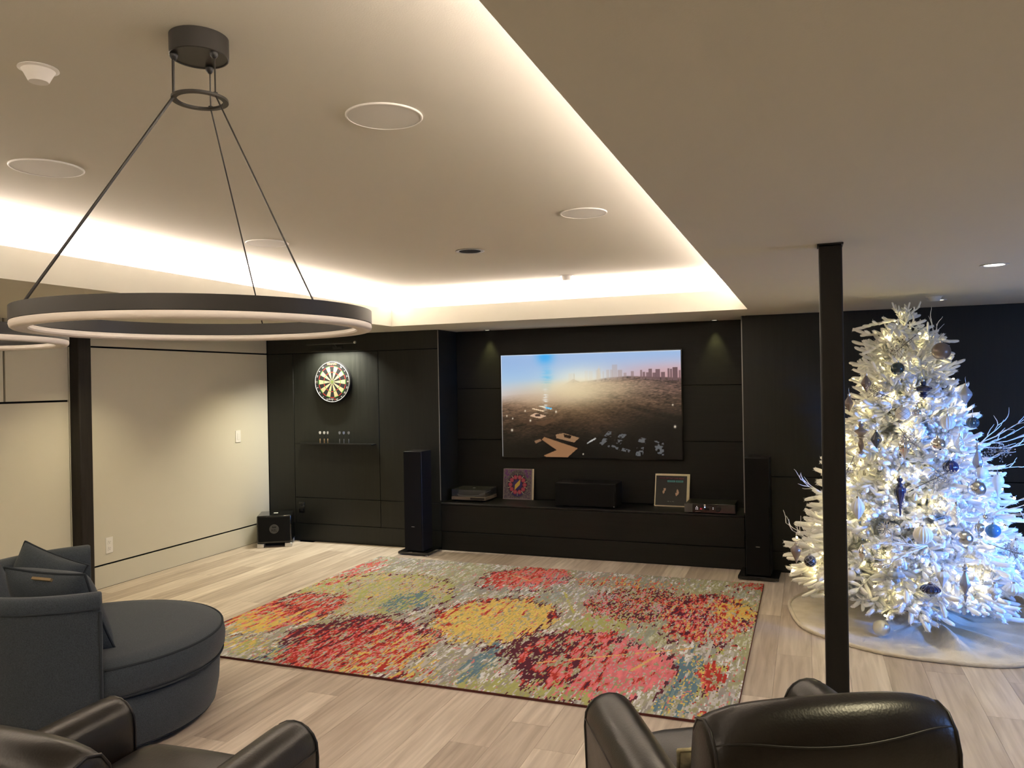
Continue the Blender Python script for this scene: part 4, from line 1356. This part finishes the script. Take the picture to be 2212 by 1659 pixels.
# ------------------------------------------------------------------ white tree
PZ = [0.0, .12, .3, .5, .7, 1.15, 1.5, 1.82, 2.0, 2.1, 2.18]
PR = [.58, .66, .80, .80, .70, .53, .41, .31, .19, .10, .02]
prof_r = lambda z: float(np.interp(z, PZ, PR))


def finger(b, base, d, ln, rad, needles):
    """one flocked shoot: soft core plus a fringe of short needles"""
    d = Vector(d).normalized()
    base = Vector(base)
    u = d.orthogonal().normalized()
    v = d.cross(u)
    bend = Vector((random.uniform(-.08, .08), random.uniform(-.15, .15), random.uniform(-.16, .22)))
    ts = [0.0, .12, .4, .72, .92, 1.0]
    rs = [.35, .65, .95, 1.0, .78, .25]
    n = 6
    rings = []
    cpt = lambda t: base + d * (ln * t) + bend * (ln * t * t)
    for t, r in zip(ts, rs):
        c = cpt(t)
        rings.append([tuple(c + (u * math.cos(2 * PI * j / n) + v * math.sin(2 * PI * j / n)) * (rad * r)) for j in range(n)])
    b.loft(rings, cap=True)
    vs, fs = [], []
    for k in range(needles):
        t = random.uniform(.02, .98)
        a = random.uniform(0, 2 * PI)
        out = u * math.cos(a) + v * math.sin(a)
        c = cpt(t) + out * rad * .5
        tip = c + (out * .75 + d * .75) * random.uniform(.010, .019)
        s = d.cross(out) * .0022
        q = len(vs)
        vs += [tuple(c + s), tuple(c - s), tuple(tip)]
        fs.append((q, q + 1, q + 2))
    b.add(vs, fs)


def branch_mesh(seed, needles=80):
    random.seed(seed)
    b = MB()
    Lb = 0.30
    pts = [(Lb * k / 5, 0, -0.02 * (k / 5) ** 2) for k in range(6)]
    b.tube(pts, [.007, .006, .0055, .005, .004, .003], 5)
    tips = []
    for t in (.22, .38, .54, .70, .86):
        for s in (-1, 1):
            if random.random() < .08:
                continue
            an = math.radians(random.uniform(34, 56)) * s
            ln = random.uniform(.085, .125) * (1.12 - .35 * t)
            d = (math.cos(an), math.sin(an), random.uniform(-.22, .34))
            bs = (Lb * (t + random.uniform(-.04, .04)), 0, -0.02 * t * t)
            finger(b, bs, d, ln, random.uniform(.0115, .0150), needles)
            tips.append(Vector(bs) + Vector(d).normalized() * ln * .8)
        if random.random() < .55:
            d = (math.cos(.6), random.uniform(-.3, .3), random.uniform(.5, .8))
            bs = (Lb * t, 0, -0.02 * t * t)
            finger(b, bs, d, random.uniform(.06, .09), .0130, needles)
            tips.append(Vector(bs) + Vector(d).normalized() * .06)
    bs = (Lb * .96, 0, -0.02)
    finger(b, bs, (1, random.uniform(-.15, .15), random.uniform(-.15, .15)), .115, .0145, needles)
    tips.append(Vector(bs) + Vector((.085, 0, 0)))
    return b, tips


tree = thing('christmas_tree', 'tall white flocked tree in the right corner behind the steel post', 'tree', (TX, TY, 0))
MB().lathe([(0.028, 0.02), (0.026, 0.5), (0.018, 1.4), (0.008, 2.08), (0.0, 2.10)], 14).build('trunk', M['bark'], tree, smooth=60)
MB().lathe([(0.040, 0.02), (0.044, 0.05), (0.044, 0.20), (0.030, 0.23)], 24).build('stand', M['black'], tree, smooth=40)
variants = []
for k in range(7):
    b, tips = branch_mesh(100 + k)
    me = b.mesh('branch', 180)
    me.materials.append(M['flock'])
    core, _ = branch_mesh(100 + k, 10)
    variants.append((me, tips, np.array(core.v), core.f))
random.seed(21)
NB = 520
places = []
gold = PI * (3 - math.sqrt(5))
# heights distributed with the girth of the tree
zs_ = np.linspace(0.14, 2.10, 400)
wts = np.array([prof_r(z) + .06 for z in zs_])
cdf = np.cumsum(wts) / wts.sum()
view = math.atan2(-TY, -TX)
for i in range(NB):
    z = float(np.interp((i + .5) / NB, cdf, zs_)) + random.uniform(-.02, .02)
    az = i * gold + random.uniform(-.2, .2)
    R = prof_r(z) * random.uniform(.90, 1.04)
    pit = np.interp(z, [.1, .3, .6, 1.2, 1.7, 1.95, 2.1], [-34, -20, -6, 6, 22, 42, 66]) + random.uniform(-20, 20)
    pit = math.radians(pit)
    sc = float(np.interp(z, [.1, .6, 1.5, 1.9, 2.1], [1.12, 1.08, .92, .66, .42])) * random.uniform(.88, 1.1)
    L = 0.40 * sc
    if z > 1.86 and False:
        continue
    r0 = max(0.0, R - L * math.cos(pit))
    z0 = z - L * math.sin(pit)
    places.append((az, r0, z0, pit, sc, random.uniform(-1.1, 1.1)))
# leader shoots at the very top
for k in range(7):
    places.append((k * 2.4, 0.0, 1.99 + .012 * k, math.radians(86 - 7 * k), 0.42, 0))


def front(az):
    return math.cos(az - view)


order = sorted(range(len(places)), key=lambda i: -front(places[i][0]))
keep = set(order[:296])
allv, allf, nv = [], [], 0
bulb_spots = []
for i, (az, r0, z0, pit, sc, rl) in enumerate(places):
    me, tips, cv, cf = variants[i % 7]
    mw = Matrix.Translation((r0 * math.cos(az), r0 * math.sin(az), z0)) @ Euler((0, 0, az + .38 * math.sin(i * 12.9898))).to_matrix().to_4x4() @ Matrix.Rotation(-pit, 4, 'Y') @ Matrix.Rotation(rl, 4, 'X') @ Matrix.Scale(sc, 4)
    if i in keep:
        o = link('branch', me, None, tree)
        o.matrix_local = mw
        for tp in tips:
            bulb_spots.append((mw @ (tp + Vector((0.012, 0, 0.019)) / max(sc, .3)), front(az)))
    else:
        A = np.array(mw)
        p_ = cv @ A[:3, :3].T + A[:3, 3]
        allv += [tuple(q) for q in p_]
        allf += [tuple(j + nv for j in f) for f in cf]
        nv += len(cv)
# inner mass of short branches that closes the view through the crown
for i in range(380):
    z = float(np.interp(random.random(), cdf, zs_))
    az = random.uniform(0, 2 * PI)
    R = prof_r(z) * random.uniform(.45, .84)
    me, tips, cv, cf = variants[i % 7]
    mw = Matrix.Translation((max(0, R - .25) * math.cos(az), max(0, R - .25) * math.sin(az), z)) @ Euler((random.uniform(-1, 1), random.uniform(-.4, .4), az)).to_matrix().to_4x4() @ Matrix.Scale(.85, 4)
    A = np.array(mw)
    p_ = cv @ A[:3, :3].T + A[:3, 3]
    if p_[:, 2].max() > 2.15 or p_[:, 2].min() < .14:
        continue
    allv += [tuple(q) for q in p_]
    allf += [tuple(j + nv for j in f) for f in cf]
    nv += len(cv)
me = bpy.data.meshes.new('rear_branches')
me.from_pydata(allv, [], allf)
me.polygons.foreach_set('use_smooth', [True] * len(me.polygons))
o = link('rear_branches', me, M['flock'], tree)
o['kind'] = 'stuff'

# string of warm bulbs
sl = thing('string_lights', 'string of small warm white bulbs wound through the white tree', 'string lights', (TX, TY, 0))
bm_ = MB().lathe([(0.0, -0.010), (0.0046, -0.007), (0.0064, 0.0), (0.0046, 0.007), (0.0, 0.010)], 8).mesh('bulb', 180)
bm_.materials.append(M['bulb'])
random.seed(4)
random.shuffle(bulb_spots)
chosen = []
for p_, fr in bulb_spots:
    if fr < -.1 or p_.z < .12:
        continue
    if all((p_ - q).length > .058 for q in chosen):
        chosen.append(p_)
    if len(chosen) >= 290:
        break
for p_ in chosen:
    o = link('bulb', bm_, None, sl, tuple(p_))
    o.rotation_euler = (random.uniform(-1.5, 1.5), random.uniform(-1.5, 1.5), 0)
wp = []
for k in range(420):
    z = 0.25 + 1.8 * k / 420
    a = k * 0.235
    r = prof_r(z) * .70
    wp.append((r * math.cos(a), r * math.sin(a), z + .02 * math.sin(k * 1.9)))
MB().tube(wp, 0.0016, 4).build('wire', M['wire'], sl)

# ------------------------------------------------------------------ ornaments
PROF = {
    'ball': [(0, -1), (.28, -.96), (.55, -.83), (.80, -.6), (.95, -.3), (1, 0), (.95, .3), (.80, .6), (.55, .83), (.26, .97), (0, 1)],
    'diamond': [(0, -1), (.10, -.9), (.32, -.70), (.62, -.42), (.90, -.15), (1, .02), (.92, .2), (.68, .45), (.40, .70), (.16, .92), (0, 1)],
    'lantern': [(0, -1), (.12, -.93), (.42, -.66), (.48, -.50), (.34, -.36), (.42, -.28), (.80, -.12), (1, .10), (.96, .28), (.72, .44), (.40, .52), (.30, .60), (.34, .78), (.30, .95), (0, 1)],
    'finial': [(0, -1), (.14, -.95), (.20, -.70), (.18, -.62), (.40, -.58), (.24, -.53), (.42, -.46), (.26, -.40), (.36, -.33), (.55, -.15), (.90, .12), (1, .30), (.92, .45), (.50, .56), (.40, .60), (.60, .65), (.36, .70), (.30, .76), (.52, .84), (.40, .95), (0, 1)],
    'goblet_finial': [(0, -1), (.2, -.95), (.50, -.84), (.2, -.75), (.40, -.5), (.5, -.3), (.30, -.05), (.45, .08), (.7, .12), (.4, .2), (.95, .40), (1, .5), (.45, .62), (.3, .72), (.5, .84), (.3, .95), (0, 1)],
    'drop': [(0, -1), (.18, -.88), (.55, -.55), (.88, -.18), (1, .08), (.90, .40), (.60, .72), (.30, .93), (0, 1)],
    'spindle': [(0, -1), (.12, -.92), (.34, -.66), (.55, -.60), (.20, -.53), (.55, -.30), (1, -.02), (.55, .40), (.24, .68), (.60, .74), (.30, .80), (.50, .90), (.24, .97), (0, 1)],
    'teardrop': [(0, -1), (.10, -.85), (.30, -.52), (.62, -.12), (.94, .28), (1, .48), (.84, .72), (.48, .90), (.22, .96), (0, 1)],
    'onion': [(0, -1), (.08, -.86), (.30, -.62), (.72, -.34), (.98, -.02), (1, .18), (.84, .50), (.50, .74), (.28, .84), (.22, .96), (0, 1)],
    'goblet': [(0, -1), (.3, -.9), (.8, -.76), (.6, -.6), (.25, -.45), (.3, -.3), (.75, 0), (1, .4), (.98, .7), (.5, .92), (0, 1)],
}


def refine(pf, n=3):
    """smooth the profile with a Catmull-Rom pass"""
    out = []
    P_ = [pf[0]] + pf + [pf[-1]]
    for i in range(1, len(P_) - 2):
        for k in range(n):
            t = k / n
            q = []
            for c in (0, 1):
                a, b, c2, d = P_[i - 1][c], P_[i][c], P_[i + 1][c], P_[i + 2][c]
                q.append(.5 * ((2 * b) + (-a + c2) * t + (2 * a - 5 * b + 4 * c2 - d) * t * t + (-a + 3 * b - 3 * c2 + d) * t ** 3))
            out.append((max(0, q[0]), q[1]))
    out.append(pf[-1])
    out[0] = (0, out[0][1])
    return out


ORNS = [
    ('ball', 'taupe', (0.805, 5.609, 1.832), .0562, .1006, 0, 'big matt taupe ball ornament at the upper right of the tree'),
    ('ball', 'teal', (0.546, 5.539, 1.727), .0417, .0833, 0, 'dark teal ball ornament nearest the top of the tree'),
    ('diamond', 'taupe', (0.364, 5.599, 1.632), .0320, .1158, 8, 'taupe pointed ornament at the upper left of the tree, right of the post'),
    ('lantern', 'navy', (0.684, 5.494, 1.586), .0497, .1169, 8, 'navy lantern ornament below the dark teal top ball'),
    ('diamond', 'silverblue', (0.937, 5.605, 1.552), .0366, .1260, 6, 'silver blue pointed ornament hanging at the upper right edge of the tree'),
    ('diamond', 'taupe', (0.261, 5.654, 1.499), .0310, .1117, 8, 'glittery taupe ornament half hidden by the steel post'),
    ('ball', 'pearl', (0.562, 5.451, 1.442), .0439, .0877, 0, 'pale ball ornament with lattice lines under the navy lantern'),
    ('ball', 'silver', (0.640, 5.440, 1.445), .0262, .0582, 12, 'small striped silver ball tucked beside the pale lattice ball'),
    ('ball', 'frost', (0.812, 5.461, 1.384), .0431, .0863, 16, 'frosted ribbed ball ornament in the upper blue-lit side'),
    ('ball', 'teal', (0.964, 5.553, 1.379), .0362, .0869, 14, 'dark teal ribbed ball hanging at the right edge above the twigs'),
    ('goblet_finial', 'taupe', (0.321, 5.488, 1.277), .0389, .2097, 0, 'tall brown taupe finial ornament right of the post'),
    ('diamond', 'slate', (0.407, 5.438, 1.275), .0324, .1150, 12, 'dark slate pointed ornament with white stripes'),
    ('drop', 'silver', (0.559, 5.378, 1.232), .0317, .1557, 12, 'long fluted silver drop ornament at mid height'),
    ('ball', 'silver', (0.748, 5.394, 1.253), .0442, .0742, 0, 'plain shiny silver ball right of the long silver drop'),
    ('diamond', 'glitter', (0.872, 5.439, 1.254), .0257, .1141, 0, 'slim silver glitter ornament beside the plain silver ball'),
    ('spindle', 'grey', (0.970, 5.453, 1.143), .0284, .2157, 8, 'tall grey spindle ornament at the right edge under the twigs'),
    ('ball', 'navy', (0.808, 5.362, 1.118), .0437, .0762, 12, 'shiny navy ribbed ball at mid height'),
    ('ball', 'frost', (0.985, 5.425, 1.078), .0380, .0679, 0, 'pale frosted ball below the tall grey spindle'),
    ('teardrop', 'frost', (1.080, 5.476, 0.996), .0339, .1471, 0, 'frosted white teardrop hanging at the right edge'),
    ('ball', 'mercury', (0.948, 5.371, 0.991), .0504, .0839, 0, 'mottled blue grey ball left of the frosted teardrop'),
    ('finial', 'navy', (0.520, 5.275, 0.940), .0340, .2382, 12, 'tall navy glass finial in the middle of the tree'),
    ('drop', 'frost', (0.286, 5.324, 0.848), .0393, .1398, 10, 'clear frosted fluted drop right beside the post'),
    ('diamond', 'glitter', (0.820, 5.256, 0.842), .0345, .1436, 0, 'large silver glitter pointed ornament on the lower blue-lit side'),
    ('ball', 'pearl', (0.632, 5.186, 0.727), .0525, .0994, 18, 'large pearl ribbed ball in the lower middle of the tree'),
    ('ball', 'halfblue', (1.017, 5.306, 0.750), .0412, .0824, 0, 'deep blue glass ball at the lower right'),
    ('goblet', 'mercury', (0.938, 5.268, 0.752), .0274, .0987, 12, 'silver fluted goblet ornament touching the deep blue ball'),
    ('ball', 'mercury', (0.852, 5.215, 0.714), .0478, .0874, 0, 'mottled silver ball with a cap, left of the silver goblet'),
    ('drop', 'silver', (0.300, 5.193, 0.592), .0199, .0964, 10, 'small silver icicle ornament low beside the post'),
    ('teardrop', 'taupe', (-0.086, 5.475, 0.505), .0354, .1292, 0, 'glittery taupe teardrop hanging at the left edge of the tree'),
    ('ball', 'lattice', (0.000, 5.358, 0.493), .0374, .0748, -1, 'dark ball with white lattice left of the post'),
    ('ball', 'pearl', (0.227, 5.178, 0.462), .0341, .0739, 0, 'pearl ball low on the tree partly behind the post'),
    ('onion', 'silver', (0.399, 5.128, 0.539), .0445, .0472, 12, 'flat silver onion ornament in the lower left of the tree'),
    ('lantern', 'paleblue', (0.475, 5.090, 0.495), .0466, .0987, 10, 'pale blue grey lantern ornament low on the tree'),
    ('onion', 'navy', (0.652, 5.076, 0.428), .0539, .0836, 14, 'large dark navy onion ornament at the bottom of the tree'),
    ('spindle', 'grey', (0.834, 5.101, 0.471), .0294, .2137, 8, 'tall grey spindle ornament at the bottom right of the tree'),
    ('teardrop', 'frost', (0.715, 5.078, 0.493), .0322, .1021, 10, 'frosted drop above the large navy onion'),
    ('lantern', 'whitelat', (0.990, 5.156, 0.423), .0360, .1014, 0, 'white lattice ornament at the bottom right of the tree'),
    ('onion', 'frost', (1.097, 5.216, 0.427), .0509, .0804, 16, 'frosted ribbed onion at the lowest right edge'),
    ('onion', 'frost', (1.141, 5.343, 0.647), .0452, .0987, 12, 'clear ribbed onion hanging at the right edge of the photo'),
    ('ball', 'silver', (0.977, 5.316, 0.828), .0166, .0331, 0, 'tiny silver ball above the deep blue ball'),
]


def ornament(kind, colr, loc, hw, h, ribs, label):
    if kind == 'ball':
        h = 2 * hw
    t = thing('ornament', label, 'ornament', loc, random.uniform(0, 3), 'ornaments on the white tree')
    pf = refine(PROF[kind], 3)
    rf = (lambda a, z: 1 + 0.045 * math.cos(ribs * a)) if ribs > 0 else None
    MB().lathe([(r * hw, z * h / 2) for r, z in pf], max(28, ribs * 6 if ribs > 0 else 28), rf=rf).build('body', ORN[colr], t, smooth=180)
    z = h / 2
    cw = min(.010, hw * .28)
    MB().lathe([(0.0, z - .006), (cw, z - .004), (cw, z + .008), (cw * .7, z + .010), (0, z + .010)], 14).build('cap', M['cap'], t, smooth=40)
    MB().tube([(0, 0, z + .009), (.004, 0, z + .016), (0, 0, z + .021), (-.002, 0, z + .045), (.002, 0, z + .052)], .0011, 5).build('hook', M['cap'], t, smooth=180)
    lat = label.find('lattice') >= 0
    if lat:
        b = MB()
        for s in (-1, 1):
            for q in range(6):
                pts = []
                for k in range(15):
                    u = -0.92 + 1.84 * k / 14
                    r = np.interp(u, [p[1] for p in pf], [p[0] for p in pf]) * hw * 1.01
                    an = q * PI / 3 + s * u * 1.5
                    pts.append((r * math.cos(an), r * math.sin(an), u * h / 2))
                b.tube(pts, .0012, 4)
        b.build('lattice_wire', M['numwhite'], t)
    return t


for a_ in ORNS:
    ornament(*a_)
# starburst
st = thing('ornament', 'silver starburst ornament with many spikes, lower left of centre', 'ornament', (0.436, 5.220, 0.750), 0, 'ornaments on the white tree')
b = MB()
for k in range(70):
    zz = 1 - 2 * (k + .5) / 70
    rr = math.sqrt(1 - zz * zz)
    an = k * gold
    b.tube([(0, 0, 0), (.046 * rr * math.cos(an), .046 * rr * math.sin(an), .046 * zz)], [.0022, .0012], 4)
    b.lathe([(0, -.003), (.003, 0), (0, .003)], 6, c=(.046 * rr * math.cos(an), .046 * rr * math.sin(an), .046 * zz))
b.build('spikes', ORN['silver'], st)
MB().lathe([(0, -.012), (.009, -.008), (.012, 0), (.009, .008), (0, .012)], 14).build('core', ORN['silver'], st, smooth=180)
# fallen ball on the skirt
fb = thing('ornament', 'white pearl ball lying on the cream tree skirt', 'ornament', (0.418, 5.445, 0.075))
MB().lathe([(.052 * math.sin(PI * k / 24), -.052 * math.cos(PI * k / 24)) for k in range(25)], 40).build('body', ORN['pearl'], fb, smooth=180)
MB().lathe([(0, .050), (.008, .051), (.008, .058), (0, .059)], 14).build('cap', M['cap'], fb, (0, 0, 0), (0.9, .6, 0), smooth=40)


# twig and berry sprays pushed into the branches
def twigs(label, loc, direction, ln, n, seed):
    random.seed(seed)
    d0 = Vector(direction).normalized()
    t = thing('twig_spray', label, 'twig spray', loc, group='white twig sprays in the tree')
    for k in range(n):
        b = MB()
        d = (d0 + Vector((random.uniform(-.4, .4), random.uniform(-.4, .4), random.uniform(-.35, .35)))).normalized()

        def grow(p, d, L, r, lvl):
            pts = [p]
            for q in range(5):
                d = (d + Vector((random.uniform(-.25, .25), random.uniform(-.25, .25), random.uniform(-.2, .25)))).normalized()
                p = p + d * L / 5
                pts.append(p)
                if lvl < 1 and q > 0:
                    grow(p, (d + Vector((random.uniform(-.8, .8), random.uniform(-.8, .8), random.uniform(-.5, .8)))).normalized(), L * .38, r * .7, lvl + 1)
            b.tube(pts, [r * (1 - .12 * q) for q in range(len(pts))], 5)
        grow(-d0 * .06, d, ln * random.uniform(.75, 1.1), .0042, 0)
        b.build('twig', M['twig'], t, smooth=180)
    return t


twigs('white twig spray standing up behind the big taupe ball', (0.80, 5.72, 1.86), (.15, .1, 1), .24, 2, 1)
twigs('white twig spray reaching out to the right at mid height', (1.03, 5.62, 1.25), (.85, .1, .45), .34, 5, 2)
twigs('short white twig spray on the right below the long one', (1.02, 5.54, 1.12), (.95, .05, .18), .25, 2, 3)
twigs('white twig spray on the left edge behind the post, upper', (0.06, 5.66, 0.92), (-.75, .1, .65), .24, 2, 4)
twigs('white twig spray on the left edge behind the post, lower', (0.02, 5.50, 0.60), (-1, .1, .08), .27, 2, 5)
twigs('white twig spray in front, beside the large pearl ribbed ball', (0.60, 5.16, 0.66), (-.85, -.45, -.10), .28, 4, 6)
twigs('white twig spray at the lower right edge of the photo', (1.09, 5.40, 0.84), (.9, -.1, .2), .26, 3, 7)


def berries(label, loc, direction, seed, dark=True):
    random.seed(seed)
    d0 = Vector(direction).normalized()
    t = thing('berry_spray', label, 'berry spray', loc, group='silver berry sprays in the tree')
    st, be = MB(), MB()
    st.tube([-d0 * .06, d0 * .05, d0 * .15], [.0028, .0024, .0018], 5)
    for k in range(26):
        q = d0 * random.uniform(.02, .15)
        e = (d0 * .5 + Vector((random.uniform(-1, 1), random.uniform(-1, .3), random.uniform(-1, 1)))).normalized()
        m_ = q + e * random.uniform(.025, .05)
        st.tube([q, m_], .0011, 4)
        for j in range(3):
            p2 = m_ + Vector((random.uniform(-1, 1), random.uniform(-1, 1), random.uniform(-1, 1))).normalized() * .018
            st.tube([m_, p2], .0008, 3)
            be.lathe([(0, -.0042), (.0042, 0), (0, .0042)], 6, c=tuple(p2))
    st.build('stem', M['darktwig'], t)
    o = be.build('berries', M['berry'], t)
    o['kind'] = 'stuff'


berries('silver berry spray below the tip of the tree', (0.63, 5.64, 1.91), (-.6, -.5, -.5), 1)
berries('silver berry spray left of the navy lantern', (0.48, 5.51, 1.55), (-.7, -.5, .3), 2)
berries('silver berry spray above the tall navy finial', (0.66, 5.31, 1.02), (.75, -.4, .5), 3)
berries('silver berry spray beside the post at mid height', (0.26, 5.50, 1.12), (-.3, -.6, -.6), 4)
berries('silver berry spray in the middle under the pale lattice ball', (0.56, 5.40, 1.32), (.3, -.7, -.4), 5)
berries('silver berry spray at the root of the long right twigs', (1.00, 5.56, 1.19), (.7, -.4, .1), 6)
berries('silver berry spray at the lower right by the silver ball', (1.04, 5.28, 0.66), (.8, -.4, -.2), 7)
